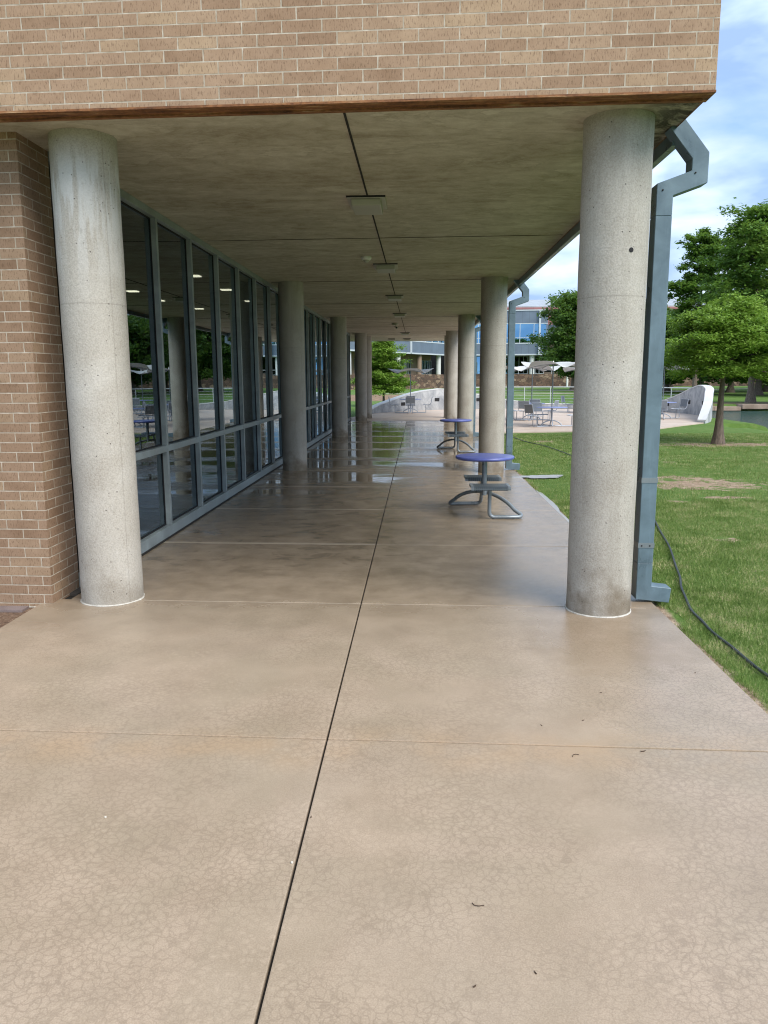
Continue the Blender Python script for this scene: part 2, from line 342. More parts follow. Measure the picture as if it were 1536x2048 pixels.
DIRT = [(5.35,15.15,1.35,1.1), (9.4,23.9,2.8,.85), (3.93,9.8,.22,.20), (4.3,12.9,.30,.16), (3.75,8.2,.22,.12), (5.2,13.4,.5,.16), (4.0,25.2,.45,.35), (7.9,27.2,.35,.2), (6.0,19.0,.35,.15)]
def ground_material():
    m, nt, b = mat('grass_ground', rough=.9, spec=.15); P = coords(nt); X, Y, Z = sep(nt, P)
    a = noise(nt, P, .35, 5, .6, .5); f = noise(nt, P, 5, 5, .65); g = noise(nt, coords(nt, (1, .6, 1)), 38, 3, .7)
    c = ramp(nt, a, [(.3, (.085,.145,.032)), (.5, (.125,.190,.050)), (.7, (.180,.230,.080))])
    c = mix(nt, .45, c, ramp(nt, f, [(.34, (.060,.120,.022)), (.5,(.115,.205,.042)), (.66, (.26,.29,.11))]))
    c = mix(nt, .45, c, ramp(nt, g, [(.3, (.034,.080,.012)), (.6,(.100,.200,.034)), (.8, (.24,.29,.10))]))
    mask = None
    wob = noise(nt, P, 2.6, 5, .65, .8)
    for (x, y, rx, ry) in DIRT:
        dx = M_(nt, 'DIVIDE', M_(nt, 'SUBTRACT', X, x), rx); dy = M_(nt, 'DIVIDE', M_(nt, 'SUBTRACT', Y, y), ry)
        d = M_(nt, 'ADD', M_(nt, 'ADD', M_(nt, 'MULTIPLY', dx, dx), M_(nt, 'MULTIPLY', dy, dy)), M_(nt, 'MULTIPLY_ADD', wob, 5.0, -2.3))
        k = mrange(nt, d, .55, 1.05, 1., 0.)
        mask = k if mask is None else M_(nt, 'MAXIMUM', mask, k)
    edge = M_(nt, 'ADD', M_(nt, 'ABSOLUTE', M_(nt, 'SUBTRACT', X, 2.08)), M_(nt, 'MULTIPLY_ADD', wob, .25, -.125))
    mask = M_(nt, 'MAXIMUM', mask, M_(nt, 'MULTIPLY', mrange(nt, edge, .07, .15, 1., 0.), mrange(nt, Y, 26, 29, 1., 0.)))
    dirt = ramp(nt, noise(nt, P, 14, 5, .7, .5), [(.3, (.16,.11,.075)), (.5,(.34,.25,.175)), (.68, (.52,.41,.31))])
    c = mix(nt, mask, c, dirt)
    # rocky creek bed and dirt bank far behind the left-hand cypress
    k = M_(nt, 'MULTIPLY', mrange(nt, M_(nt, 'ABSOLUTE', M_(nt, 'SUBTRACT', M_(nt, 'MULTIPLY_ADD', wob, 10., Y), 86.)), 11, 14, 1., 0.), mrange(nt, X, 2.5, 4.5, 1., 0.))
    c = mix(nt, k, c, ramp(nt, noise(nt, P, 2.2, 5, .75), [(.35, (.10,.065,.04)), (.6, (.34,.235,.15))]))
    under = M_(nt, 'MULTIPLY', mrange(nt, M_(nt, 'SUBTRACT', Y, M_(nt, 'MULTIPLY', wob, 4.)), 56.0, 56.6), M_(nt, 'MULTIPLY', mrange(nt, M_(nt, 'SUBTRACT', Y, M_(nt, 'MULTIPLY', wob, 4.)), 60.0, 61.5, 1., 0.), mrange(nt, X, 15.5, 17.5)))
    c = mix(nt, M_(nt, 'MULTIPLY', under, .8), c, (.17,.12,.08))
    Lk(nt, c, b.inputs['Base Color'])
    bump(nt, b, M_(nt, 'ADD', g, M_(nt, 'MULTIPLY', f, .7)), .8, .035)
    return m
def blade_material():
    m, nt, b = mat('grass_blade', rough=.5, spec=.3); P = coords(nt)
    f = noise(nt, P, 2.2, 5, .65); g = noise(nt, P, 45, 1, .5)
    c = ramp(nt, M_(nt, 'MULTIPLY_ADD', M_(nt, 'SUBTRACT', g, .5), 1.0, f), [(.25, (.105,.175,.036)), (.45, (.190,.285,.068)), (.58, (.28,.36,.115)), (.70, (.52,.47,.26))])
    Lk(nt, c, b.inputs['Base Color'])
    tr = N(nt, 'ShaderNodeBsdfTranslucent'); Lk(nt, c, tr.inputs['Color'])
    ms = N(nt, 'ShaderNodeMixShader', inp={'Fac': .3}); o = nt.nodes['Material Output']
    Lk(nt, b.outputs[0], ms.inputs[1]); Lk(nt, tr.outputs[0], ms.inputs[2]); Lk(nt, ms.outputs[0], o.inputs['Surface'])
    return m
def glass_material(name, tint, refl_scale=1.0, ior=1.75, gcol=(.86,.93,.96)):
    m = bpy.data.materials.new(name); m.use_nodes = True; nt = m.node_tree; nt.nodes.remove(nt.nodes['Principled BSDF'])
    tr = N(nt, 'ShaderNodeBsdfTransparent', inp={'Color': (*tint, 1)})
    gl = N(nt, 'ShaderNodeBsdfGlossy', inp={'Roughness': .004, 'Color': (*gcol,1)})
    fr = N(nt, 'ShaderNodeFresnel', inp={'IOR': ior}); ms = N(nt, 'ShaderNodeMixShader')
    P = coords(nt); bp = N(nt, 'ShaderNodeBump', inp={'Strength': .04, 'Distance': .01}); Lk(nt, noise(nt, P, .8, 1), bp.inputs['Height'])
    Lk(nt, bp.outputs[0], gl.inputs['Normal'])
    geo = N(nt, 'ShaderNodeNewGeometry'); front = M_(nt, 'SUBTRACT', 1., geo.outputs['Backfacing'])
    Lk(nt, M_(nt, 'MULTIPLY', M_(nt, 'MULTIPLY', fr.outputs[0], refl_scale, clamp=True), front), ms.inputs[0]); Lk(nt, tr.outputs[0], ms.inputs[1]); Lk(nt, gl.outputs[0], ms.inputs[2])
    Lk(nt, ms.outputs[0], nt.nodes['Material Output'].inputs['Surface'])
    return m
def stone_material():
    m, nt, b = mat('stone_masonry', rough=.9); P = coords(nt)
    v = N(nt, 'ShaderNodeTexVoronoi', feature='F1', inp={'Scale': 1.15}); mpv = coords(nt, (1, 1, 1.7)); Lk(nt, mpv, v.inputs['Vector'])
    v2 = N(nt, 'ShaderNodeTexVoronoi', feature='DISTANCE_TO_EDGE', inp={'Scale': 1.15}); Lk(nt, mpv, v2.inputs['Vector'])
    s = N(nt, 'ShaderNodeSeparateColor'); Lk(nt, v.outputs['Color'], s.inputs[0])
    c = ramp(nt, s.outputs[0], [(0., (.05,.032,.024)), (.35, (.11,.062,.042)), (.65, (.17,.105,.07)), (.9, (.30,.22,.15))])
    c = mix(nt, ramp(nt, v2.outputs[0], [(.02, 1.), (.06, 0.)]), c, (.03,.022,.018)); c = mix(nt, .3, c, ramp(nt, noise(nt, P, 6, 4), [(.3, .04), (.7, (.22,.15,.11))]))
    Lk(nt, c, b.inputs['Base Color']); return m
def water_material():
    m, nt, b = mat('lake_water', (.035,.085,.075), .08, 0, .4); P = coords(nt, (1, 1.6, 1))
    bump(nt, b, M_(nt, 'ADD', noise(nt, P, 2.6, 4, .6, .6), M_(nt, 'MULTIPLY', noise(nt, P, 9, 3), .35)), 1.0, .16); return m
def bark_material():
    m, nt, b = mat('bark', rough=.9); P = coords(nt, (1, 1, .18)); a = noise(nt, P, 22, 5, .65)
    Lk(nt, ramp(nt, a, [(.3, (.07,.052,.040)), (.7, (.24,.19,.15))]), b.inputs['Base Color']); bump(nt, b, a, .8, .02); return m
def rust_material():
    m, nt, b = mat('rusty_steel', rough=.75, spec=.4); P = coords(nt); X, Y, Z = sep(nt, P)
    a = noise(nt, coords(nt, (1.4, 12, 12)), 1.6, 6, .7, .5); q = noise(nt, P, 26, 4, .65)
    c = ramp(nt, a, [(.34, (.035,.016,.010)), (.44, (.155,.058,.022)), (.56, (.30,.130,.048)), (.68, (.55,.37,.21))])
    c = mix(nt, .35, c, ramp(nt, q, [(.35, (.03,.014,.01)), (.65, (.30,.13,.05))]))
    Lk(nt, c, b.inputs['Base Color']); bump(nt, b, q, .5, .006); return m
def perf_material():
    m, nt, b = mat('perforated_steel', (.10,.125,.14), .35, .3); t = N(nt, 'ShaderNodeTexCoord')
    v = N(nt, 'ShaderNodeTexVoronoi', feature='F1', inp={'Scale': 34., 'Randomness': 0.}); Lk(nt, t.outputs['UV'], v.inputs['Vector'])
    k = ramp(nt, v.outputs['Distance'], [(.30, 1.), (.36, 0.)])
    Lk(nt, mix(nt, k, (.12,.15,.17), (.02,.025,.03)), b.inputs['Base Color'])
    h = M_(nt, 'SUBTRACT', 1., k); bump(nt, b, h, .6, .003); return m
def canopy_material():
    m, nt, b = mat('canopy_fabric', (.66,.68,.68), .7); P = coords(nt)
    c = ramp(nt, noise(nt, P, 1.6, 4), [(.3,(.58,.60,.60)), (.7,(.72,.74,.74))]); Lk(nt, c, b.inputs['Base Color'])
    tr = N(nt, 'ShaderNodeBsdfTranslucent', inp={'Color': (.5,.52,.54,1)}); ms = N(nt, 'ShaderNodeMixShader', inp={'Fac': .22})
    Lk(nt, b.outputs[0], ms.inputs[1]); Lk(nt, tr.outputs[0], ms.inputs[2]); Lk(nt, ms.outputs[0], nt.nodes['Material Output'].inputs['Surface']); return m
def emit_material(name, col, s):
    m, nt, b = mat(name, (.8,.8,.8)); b.inputs['Emission Color'].default_value = (*col, 1); b.inputs['Emission Strength'].default_value = s; return m
def panel_material(name, col, step):
    m, nt, b = mat(name, col, .5); t = N(nt, 'ShaderNodeTexCoord'); s = sep(nt, t.outputs['UV'])
    fx = M_(nt, 'FRACT', M_(nt, 'DIVIDE', s[0], step)); line = ramp(nt, fx, [(.0, 1.), (.035, 0.)], 'CONSTANT')
    c = ramp(nt, noise(nt, coords(nt), .35, 4), [(.3, tuple(x*.85 for x in col)), (.7, tuple(x*1.15 for x in col))])
    Lk(nt, mix(nt, M_(nt, 'MULTIPLY', line, .45), c, tuple(x*.4 for x in col)), b.inputs['Base Color']); return m

MT = dict(
    walk=walkway_material(), terrace=simple_concrete('terrace_concrete', (.45,.36,.29), (.60,.50,.42), 1.2, .7),
    col=column_material('column_concrete'), colL=column_material('column_concrete_bloomed', True, 1.05),
    soffit=soffit_material(), brick=brick_material('tan_brick'), brickpier=brick_material('brown_brick', .82, .5), rust=rust_material(),
    blue=metal_paint('blue_grey_paint', (.125,.185,.225), .33), frame=metal_paint('window_frame_paint', (.25,.29,.295), .42),
    galv=metal_paint('grey_steel', (.22,.255,.28), .30, .15, .3), chair=metal_paint('silver_steel', (.36,.40,.46), .4, .1, .2),
    perf=perf_material(), tablet=metal_paint('blue_tabletop', (.115,.145,.43), .34, .10),
    tablepale=metal_paint('pale_blue_tabletop', (.22,.27,.52), .4, .10),
    ground=ground_material(), blade=blade_material(), bark=bark_material(), water=water_material(), stone=stone_material(),
    glass=glass_material('window_glass', (.42,.48,.54), 1.5, 1.6, (.80,.93,1.0)), canopy=canopy_material(),
    sealant=simple_concrete('white_sealant', (.30,.28,.24), (.68,.66,.60), 9, .7, .3, .1), dark=mat('joint_black', (.02,.018,.015), .9)[0],
    void=mat('dark_void', (.012,.012,.014), .8)[0],
    light=mat('lamp_lens', (.40,.40,.33), .4)[0], lightf=mat('lamp_frame', (.42,.42,.35), .5)[0],
    white=mat('white_paint', (.72,.72,.70), .5)[0],
    leafA=leaf_material('cypress_leaves', (.095,.185,.022), (.19,.33,.045), (.33,.48,.095), 1.4),
    leafB=leaf_material('dark_leaves', (.032,.078,.018), (.068,.145,.028), (.14,.245,.052), .5),
    leafC=leaf_material('mid_leaves', (.045,.108,.020), (.100,.205,.036), (.20,.33,.066), .5),
    capw=simple_concrete('wall_cap_white', (.56,.57,.58), (.70,.71,.71), 1.5, .6),
    hose=mat('black_rubber', (.022,.028,.032), .45)[0], puddle=mat('puddle_water', (.34,.34,.33), .28)[0],
)

# ------------------------------------------------------------------ ground, lake, paving
def shore(y):           # x of the lake's left shore
    if y < 24: return 19+(24-y)*1.2
    if y < 30: return 13.75+(30-y)*.88
    if y < 34.5: return 12.6+(34.5-y)*.255 if y < 34 else 12.9
    return 15.2
def in_lake(x, y):
    d = min(x-shore(y), 57.3-y+.5*math.sin(x*.7), y-14.0)
    return d
xs = sorted(set([-900,-400,-150,-80,-50,-30,-20,-12,-8,-5] + [round(-3+i*.5,2) for i in range(0,81)] + [40,45,50,60,75,100,150,220,400,900]))
ys = sorted(set([-300,-100,-50,-20,-10,-5,-2,0] + [round(i*.5,2) for i in range(1,130)] + [68,72,76,80,85,90,95,100,110,120,140,170,210,260,340,500,900,2000]))
mb = MB()
for y in ys:
    for x in xs:
        z = -.045
        d = in_lake(x, y)
        if d > -1.2: z -= .95*max(0, min(1, (d+.35)/1.0))**1.0 if d > -.35 else 0
        if 2.3 < x < 14 and y < 27: z += .03*mnoise.noise(Vector((x*.5, y*.5, 0)))
        if x < -3.4 and 5 < y < 7.5: z = -.06
        mb.v.append((x, y, z))
nx = len(xs)
mb.f = [(j*nx+i, j*nx+i+1, (j+1)*nx+i+1, (j+1)*nx+i) for j in range(len(ys)-1) for i in range(nx-1)]
ground = mb.build('ground', MT['ground'], smooth=True); tag(ground, kind='structure')
lake = MB().box(11.5, 160, 14, 58.2, -.9, -.48).build('water', MT['water']); tag(lake, kind='structure')

SK = -.028
JY = [1.42, 4.08, 6.74, 9.24] + [11.78+2.5*i for i in range(11)]
def panelrow(mb, x0, x1, y0, y1, gap=.004):
    mb.box(x0, x1, y0+gap-SK*-.5, y1-gap-SK*-.5, -.12, 0, SK)
mb = MB()
CX = -.505
allj = [-3.5, -1.2]+JY
for a, b_ in zip(allj[:-1], allj[1:]):
    xl = -3.40 if b_ <= 6.8 else -3.19
    g = .007 if b_ <= 5 else .005
    mb.box(xl, CX-.0055, a+g, b_-g, -.12, 0, 0)
    mb.box(CX+.0055, 2.10, a+g, b_-g, -.12, 0, 0)
bm_v = [(x, y+SK*(x-CX), z) for x, y, z in mb.v]; mb.v = bm_v
walk = mb.build('walkway', MT['walk'], bevel=.006); tag(walk, kind='structure')
base = MB().box(-3.38, 2.08, -3.4, 36.6, -.11, -.022).build('joint_filler', MT['dark']); base.parent = walk; tag(base, kind='structure')
# pale sealant in the joint between the columns
mb = MB(); mb.add([(-3.1,6.735+.005+.073,-.004),(-3.1,6.75+.073,-.004),(-.51,6.745,-.004),(-.51,6.732,-.004),
                   (-.5,6.732,-.004),(-.5,6.745,-.004),(2.0,6.675,-.004),(2.0,6.662,-.004)], [(0,3,2,1),(4,7,6,5)])
o = mb.build('joint_sealant', MT['sealant'], walk)
# terrace, round plaza beyond the lawn
TC = (5.8, 41.3); TR = 8.9
def ring_r(t):
    d = math.degrees(t)
    return TR - .25*max(0, min(1, (12-d)/24)) + (.70*min(1, (-24-d)/22)**1.4 if d < -24 else 0)
pts = []
for k in range(61):
    t = R(-46 + k*(176+46)/60); r = ring_r(t)+.1; pts.append((TC[0]+r*math.cos(t), TC[1]+r*math.sin(t)))
pts += [(-3.1, 41.6), (-3.7, 38), (-3.7, 36.30), (2.06, 36.30-.0), (2.06, 28.6), (3.41, 28.81), (5.78, 29.3), (7.6, 29.6), (9.2, 30.6), (10.6, 32.4)]
# left of the corridor mouth
ter = MB().prism(pts, -.10, -.006).build('terrace', MT['terrace']); tag(ter, kind='structure')
# far footpath across the lawn
mb = MB(); P0 = [(-4,98),(6,96),(12,93),(20,97),(32,108),(50,124),(80,150)]
vs = []; fs = []
for i, (x, y) in enumerate(P0): vs += [(x, y-.9, -.03), (x, y+.9, -.03)]
for i in range(len(P0)-1): fs.append((2*i, 2*i+2, 2*i+3, 2*i+1))
pth = mb.add(vs, fs).build('path', MT['terrace']); tag(pth, kind='structure')
# mulch bed left of the slab in front of the brick pier
def mulch_mat():
    m, nt, b = mat('mulch', rough=.9); P = coords(nt)
    c = ramp(nt, noise(nt, coords(nt, (1,2.5,1)), 38, 3, .7), [(.3, (.05,.03,.018)), (.55, (.17,.10,.06)), (.72, (.40,.31,.23))]); Lk(nt, c, b.inputs['Base Color'])
    bump(nt, b, noise(nt, P, 40, 3), 1, .02); return m
mul = MB().box(-9, -3.405, -1.0, 6.72, -.10, -.035).build('mulch_bed', mulch_mat()); tag(mul, kind='structure')
for i in range(3):
    x0 = -3.49-.36*i
    o = MB().box(x0-.345, x0, 6.50+.01*i, 6.63+.01*i, -.10, -.012).build('edging_brick', None or MT.setdefault('paver', simple_concrete('dark_paver', (.12,.09,.085), (.24,.19,.18), 5)), bevel=.004)
    tag(o, ['dark paving brick at the pier foot, nearest the slab corner', 'middle dark paving brick at the pier foot', 'dark paving brick at the pier foot, at the left picture edge'][i], 'brick', 'paving bricks edging the mulch bed')

# puddles along the slab edge
def blob(name, cx_, cy_, rx, ry, seed, label, z=-.014):
    rnd = random.Random(seed); n = 42; vs = []
    ph = [rnd.uniform(0, 6.28) for _ in range(5)]
    for k in range(n):
        t = 2*math.pi*k/n; q = 1+.22*math.sin(2*t+ph[0])+.16*math.sin(3*t+ph[1])+.12*math.sin(5*t+ph[2])+.09*math.sin(9*t+ph[3])
        vs.append((cx_+rx*q*math.cos(t), cy_+ry*q*math.sin(t), z))
    o = MB().add(vs, [tuple(range(n))]).build(name, MT['puddle']); tag(o, label, 'puddle', kind='stuff'); return o
blob('puddle', 2.5, 15.95, .42, .30, 1, 'rainwater pooled in the grass at the second column\'s downspout')
blob('puddle', 2.12, 12.0, .065, 1.75, 2, 'long thin strip of rainwater along the slab edge by the near table')

bump(MT['puddle'].node_tree, MT['puddle'].node_tree.nodes['Principled BSDF'], noise(MT['puddle'].node_tree, coords(MT['puddle'].node_tree), 9, 4), .5, .02)
# ------------------------------------------------------------------ building over the walkway
bld = empty('brick_building', (0, 6.1, 0)); tag(bld, 'tan brick building carried on round concrete columns over the walkway', 'building')
off = (0, -6.1, 0)
def bpart(name, mb, m, **k): return mb.build(name, m, bld, loc=off, **k)
ZB = 3.975; YF = 6.075; XR = 2.085
def sk(y, x): return y+SK*(x+.5)
mb = MB()
vs = [(-14, sk(YF,-14), ZB), (XR, sk(YF,XR), ZB), (XR, 44.6, ZB), (-14, 44.6, ZB)]
vs += [(x, y, 8.4) for x, y, z in vs]
mb.add(vs, [(4,5,6,7),(0,1,5,4),(1,2,6,5),(2,3,7,6),(3,0,4,7)])
bpart('brick_wall', mb, MT['brick'])
mb = MB(); a = [(-14, sk(YF,-14)+.20), (XR, sk(YF,XR)+.20), (XR, 44.5), (-14, 44.5)]
mb.prism(a, ZB+.012, ZB+.25); sof = bpart('soffit', mb, MT['soffit'])
# shelf angle: rusted plate with a lip
mb = MB()
mb.prism([(-14, sk(YF,-14)-.004), (XR+.004, sk(YF,XR)-.004), (XR+.004, sk(YF,XR)+.205), (-14, sk(YF,-14)+.205)], ZB-.012, ZB+.004)
mb.prism([(-14, sk(YF,-14)+.12), (XR-.05, sk(YF,XR)+.12), (XR-.05, sk(YF,XR)+.135), (-14, sk(YF,-14)+.135)], ZB-.026, ZB-.012)
bpart('shelf_angle', mb, MT['rust'])
mb = MB(); mb.prism([(-14, sk(YF,-14)+.206), (XR-.10, sk(YF,XR)+.206), (XR-.10, sk(YF,XR)+.222), (-14, sk(YF,-14)+.222)], ZB-.004, ZB+.012)
bpart('soffit_edge_trim', mb, MT['soffit'])
mb = MB().box(-.575, -.557, YF+.22, 37.5, ZB+.004, ZB+.013); o = mb.build('joint', MT['dark'], sof)
for i, yj in enumerate([11.78, 16.85, 21.9, 26.9, 31.9, 37.5]):
    t_ = .008 if i != 5 else .012
    MB().prism([(-3.1, sk(yj,-3.1)), (2.05, sk(yj,2.05)), (2.05, sk(yj,2.05)+t_), (-3.1, sk(yj,-3.1)+t_)], ZB+.006, ZB+.013).build('joint', MT['dark'], sof)
bpart('gutter_beam', MB().box(2.088, 2.15, 6.95, 44.4, 3.87, 4.08), MT['blue'], bevel=.004)
# brick pier at the left, and the wall's lower courses beyond it
mb = MB(); mb.prism([(-9, 6.86), (-3.285, 6.66), (-3.285, 7.22), (-9, 7.4)], -.1, ZB+.012); bpart('brick_pier', mb, MT['brickpier'])
mb = MB(); mb.prism([(-9, 6.835), (-3.27, 6.642), (-3.27, 7.2), (-3.24, 7.2), (-3.26, 6.66)][:3]+[(-9, 7.2)], -.11, -.028); bpart('base_flashing', mb, MT['sealant'])
# interior seen through the glass
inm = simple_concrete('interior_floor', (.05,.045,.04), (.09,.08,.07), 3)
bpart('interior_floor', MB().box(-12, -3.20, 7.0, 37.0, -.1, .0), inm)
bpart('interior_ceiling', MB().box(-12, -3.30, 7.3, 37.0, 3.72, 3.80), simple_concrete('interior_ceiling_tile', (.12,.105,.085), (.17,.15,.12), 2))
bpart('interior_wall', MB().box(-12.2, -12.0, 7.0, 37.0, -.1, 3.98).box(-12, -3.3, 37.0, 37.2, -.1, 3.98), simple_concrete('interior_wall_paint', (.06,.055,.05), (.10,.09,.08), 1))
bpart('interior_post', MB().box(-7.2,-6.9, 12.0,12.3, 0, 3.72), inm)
for y_ in (20.0, 28.0): bpart('interior_post', MB().box(-7.2,-6.9, y_,y_+.3, 0, 3.72), inm)
elit = emit_material('interior_lamp', (1., .78, .46), 2.4)
LW = ['first lit ceiling lamp from the brick pier, nearer the glass', 'second lit ceiling lamp from the brick pier, nearer the glass', 'third lit ceiling lamp from the brick pier, nearer the glass', 'fourth lit ceiling lamp from the brick pier, nearer the glass',
      'first lit ceiling lamp of the row deeper inside the glazed room', 'second lit ceiling lamp of the row deeper inside the glazed room', 'third lit ceiling lamp of the row deeper inside the glazed room', 'fourth lit ceiling lamp of the row deeper inside the glazed room']
for lw, (x, y) in zip(LW, ((-3.75,13.4),(-3.72,15.5),(-3.75,17.8),(-3.75,22.0),(-5.6,13.2),(-5.6,15.6),(-5.7,17.5),(-5.4,19.6))):
        t = empty('interior_light', (x, y, 3.72)); tag(t, lw, 'ceiling lamp', 'lit lamps on the ceiling inside the glazed room')
        MB().box(-.22,.22,-.22,.22,-.03,-.002).build('lamp_frame', MT['lightf'], t)
        MB().box(-.10,.10,-.09,.09,-.045,-.031).build('lamp_lens', elit, t)

# glazed wall
gx = -3.19
gw = empty('glass_wall', (gx, 7.25, 0)); tag(gw, 'long grey-framed window wall with tall dark panes along the walkway', 'window wall')
go = (-gx, -7.25, 0)
def gpart(name, mb, m, parent=None, **k):
    o = mb.build(name, m, parent or gw, **k)
    if parent is None: o.location = go
    return o
MY = [7.30, 8.32] + [9.74+1.465*i for i in range(19)]; MY = [y for y in MY if y < 36.9] + [36.95]
gpart('sill', MB().box(gx-.10, gx+.035, 7.22, 37.0, .0, .145), MT['frame'], bevel=.006)
gpart('base_shadow_strip', MB().box(gx+.034, gx+.055, 7.3, 36.9, -.002, .018), MT['dark'])  # solid black strip standing in for the shadow line at the sill foot
gpart('head', MB().box(gx-.10, gx+.035, 7.22, 37.0, 3.90, ZB+.01), MT['frame'], bevel=.004)
gpart('transom', MB().box(gx-.085, gx+.028, 7.22, 37.0, 1.085, 1.165), MT['frame'], bevel=.004)
for y in MY[1:]:
    gpart('mullion', MB().box(gx-.10, gx+.032, y-.033, y+.033, .146, 3.899), MT['frame'], bevel=.004)
for a, b_ in zip(MY[:-1], MY[1:]):
    for z0, z1 in ((.146, 1.084), (1.166, 3.899)):
        pn = gpart('window_pane', MB().box(gx-.046, gx-.040, a+.034, b_-.034, z0, z1), MT['glass'])
        fr = MB()
        for (u0,u1,v0,v1) in ((a+.034,a+.05,z0,z1),(b_-.05,b_-.034,z0,z1),(a+.05,b_-.05,z0,z0+.016),(a+.05,b_-.05,z1-.016,z1)):
            fr.box(gx-.039, gx-.030, u0, u1, v0, v1)
        fr.build('gasket', MT['void'], pn)

# ------------------------------------------------------------------ columns
colpos = [('R', 1.575, 6.65, .270), ('R', 1.555, 16.60, .268), ('R', 1.58, 26.27, .270), ('R', 1.50, 35.2, .275), ('R', 1.56, 39.2, .275),
          ('L', -2.812, 6.86, .272), ('L', -2.705, 17.03, .268), ('L', -2.675, 26.79, .270), ('L', -2.64, 36.6, .275), ('L', -2.55, 39.0, .275)]
ordn = ['nearest', 'second', 'third', 'fourth', 'farthest']
cnt = {'R': 0, 'L': 0}
for sd_, x, y, r in colpos:
    i = cnt[sd_]; cnt[sd_] += 1
    side = 'lawn side' if sd_ == 'R' else 'window wall side'
    extra = {('L',0): 'nearest round concrete column beside the brick pier, whitish streaks near its top',
             ('R',0): 'nearest round concrete column on the lawn side, with a chipped hole and stained foot',
             ('R',1): 'second round concrete column on the lawn side, behind the nearer blue table'}.get((sd_, i), '%s round concrete column on the %s of the walkway' % (ordn[i], side))
    c = empty('concrete_column', (x, y, 0)); tag(c, extra, 'column', 'round concrete columns along the walkway')
    prof = [(r, .0), (r, ZB+.011)]
    n = 26; prof = [(r+.0012*math.sin(k*1.7+x*9), (ZB+.011)*k/n) for k in range(n+1)]
    sh = MB().lathe(prof, seg=72).build('shaft', MT['colL'] if (sd_, i) == ('L', 0) else MT['col'], c, smooth=True)
    if i == 0:
        rm = MB(); sg = 96; vs = []
        for k in range(sg):
            th = 2*math.pi*k/sg; q = .5+.5*mnoise.noise(Vector((math.cos(th)*2.2+x, math.sin(th)*2.2, 1.3))) + .25*mnoise.noise(Vector((math.cos(th)*9, math.sin(th)*9, x)))
            wd_ = .004+.017*max(0, min(1, q)); 
            for rr_, zz_ in ((r-.004, .010), (r+wd_*.7, .007), (r+wd_, .001)): vs.append((rr_*math.cos(th), rr_*math.sin(th), zz_))
        rm.add(vs, [(k*3+j, ((k+1)%sg)*3+j, ((k+1)%sg)*3+j+1, k*3+j+1) for k in range(sg) for j in (0,1)])
        rm.build('sealant_ring', MT['sealant'], c, smooth=True)
    if (sd_, i) == ('R', 0):   # chipped hole facing the camera
        h = MB().lathe([(.019,0),(.018,.003),(.004,.004)], seg=14).build('chip', MT['void'], c)
        h.location = (math.cos(R(-73.6))*(r+.001), math.sin(R(-73.6))*(r+.001), 2.965)
        h.rotation_euler = Vector((math.cos(R(-73.6)), math.sin(R(-73.6)), 0)).to_track_quat('Z','Y').to_euler()

# ------------------------------------------------------------------ downspouts
def spout(x, y, label, rightkick=True, near=False):
    t = empty('downspout', (x, y, 0)); tag(t, label, 'downspout', 'blue-grey downspouts behind the columns')
    W, D = .067, .08
    def seg(path, name):
        # rectangular section swept in the X-Z plane with mitred corners
        vs = []; n = len(path)
        for i, (px, pz) in enumerate(path):
            p = Vector((px, pz)); a = (p-Vector(path[i-1])).normalized() if i else None; b = (Vector(path[i+1])-p).normalized() if i < n-1 else None
            if a is None: a = b
            if b is None: b = a
            na = Vector((-a.y, a.x)); nb = Vector((-b.y, b.x)); m_ = (na+nb).normalized(); s = W/max(.4, m_.dot(na))
            for q in (1, -1):
                for yy in (-D, D): vs.append((px+m_.x*s*q, yy, pz+m_.y*s*q))
        fs = []
        for i in range(n-1):
            b0, b1 = i*4, i*4+4
            for u, v in ((0,1),(1,3),(3,2),(2,0)): fs.append((b0+u, b0+v, b1+v, b1+u))
        fs += [(0,2,3,1), (n*4-4, n*4-3, n*4-1, n*4-2)]
        bmx = MB().add(vs, fs); o = bmx.build(name, MT['blue'], t)
        bm = bmesh.new(); bm.from_mesh(o.data); bmesh.ops.recalc_face_normals(bm, faces=bm.faces)
        bmesh.ops.bevel(bm, geom=[e for e in bm.edges if e.calc_face_angle(0) > .5], offset=.004, segments=1, affect='EDGES'); bm.to_mesh(o.data); bm.free()
        return o
    seg([(.065, 4.02), (.272, 3.765), (.272, 3.600), (0, 3.505), (0, 3.30)], 'offset_elbow')
    seg([(0, 3.299), (0, .36)], 'pipe')
    seg([(0, .359), (0, .09), (.235, .065)], 'outlet')
    for z in ((.50, 1.08) if near else (.9,)):
        MB().box(-W-.004, W+.004, -D-.004, D+.002, z, z+.045).build('strap', MT['galv'], t)
    for (sx, sz) in ((-.02,3.50),(.235,3.63),(.03,.52),(-.04,.52)):
        s = MB().lathe([(.007,0),(.007,.004),(.003,.006)], seg=10).build('screw', MT['void'], t)
        s.rotation_euler = (R(90),0,0); s.location = (sx, -D-.003, sz)
    return t
spout(2.02, 6.92, 'nearest blue-grey downspout with a kinked offset beside the front column', near=True)
spout(1.975, 17.0, 'second blue-grey downspout beside the second lawn side column')
spout(1.87, 26.6, 'third blue-grey downspout beside the third lawn side column')
spout(1.87, 35.5, 'farthest blue-grey downspout beside the fourth lawn side column')

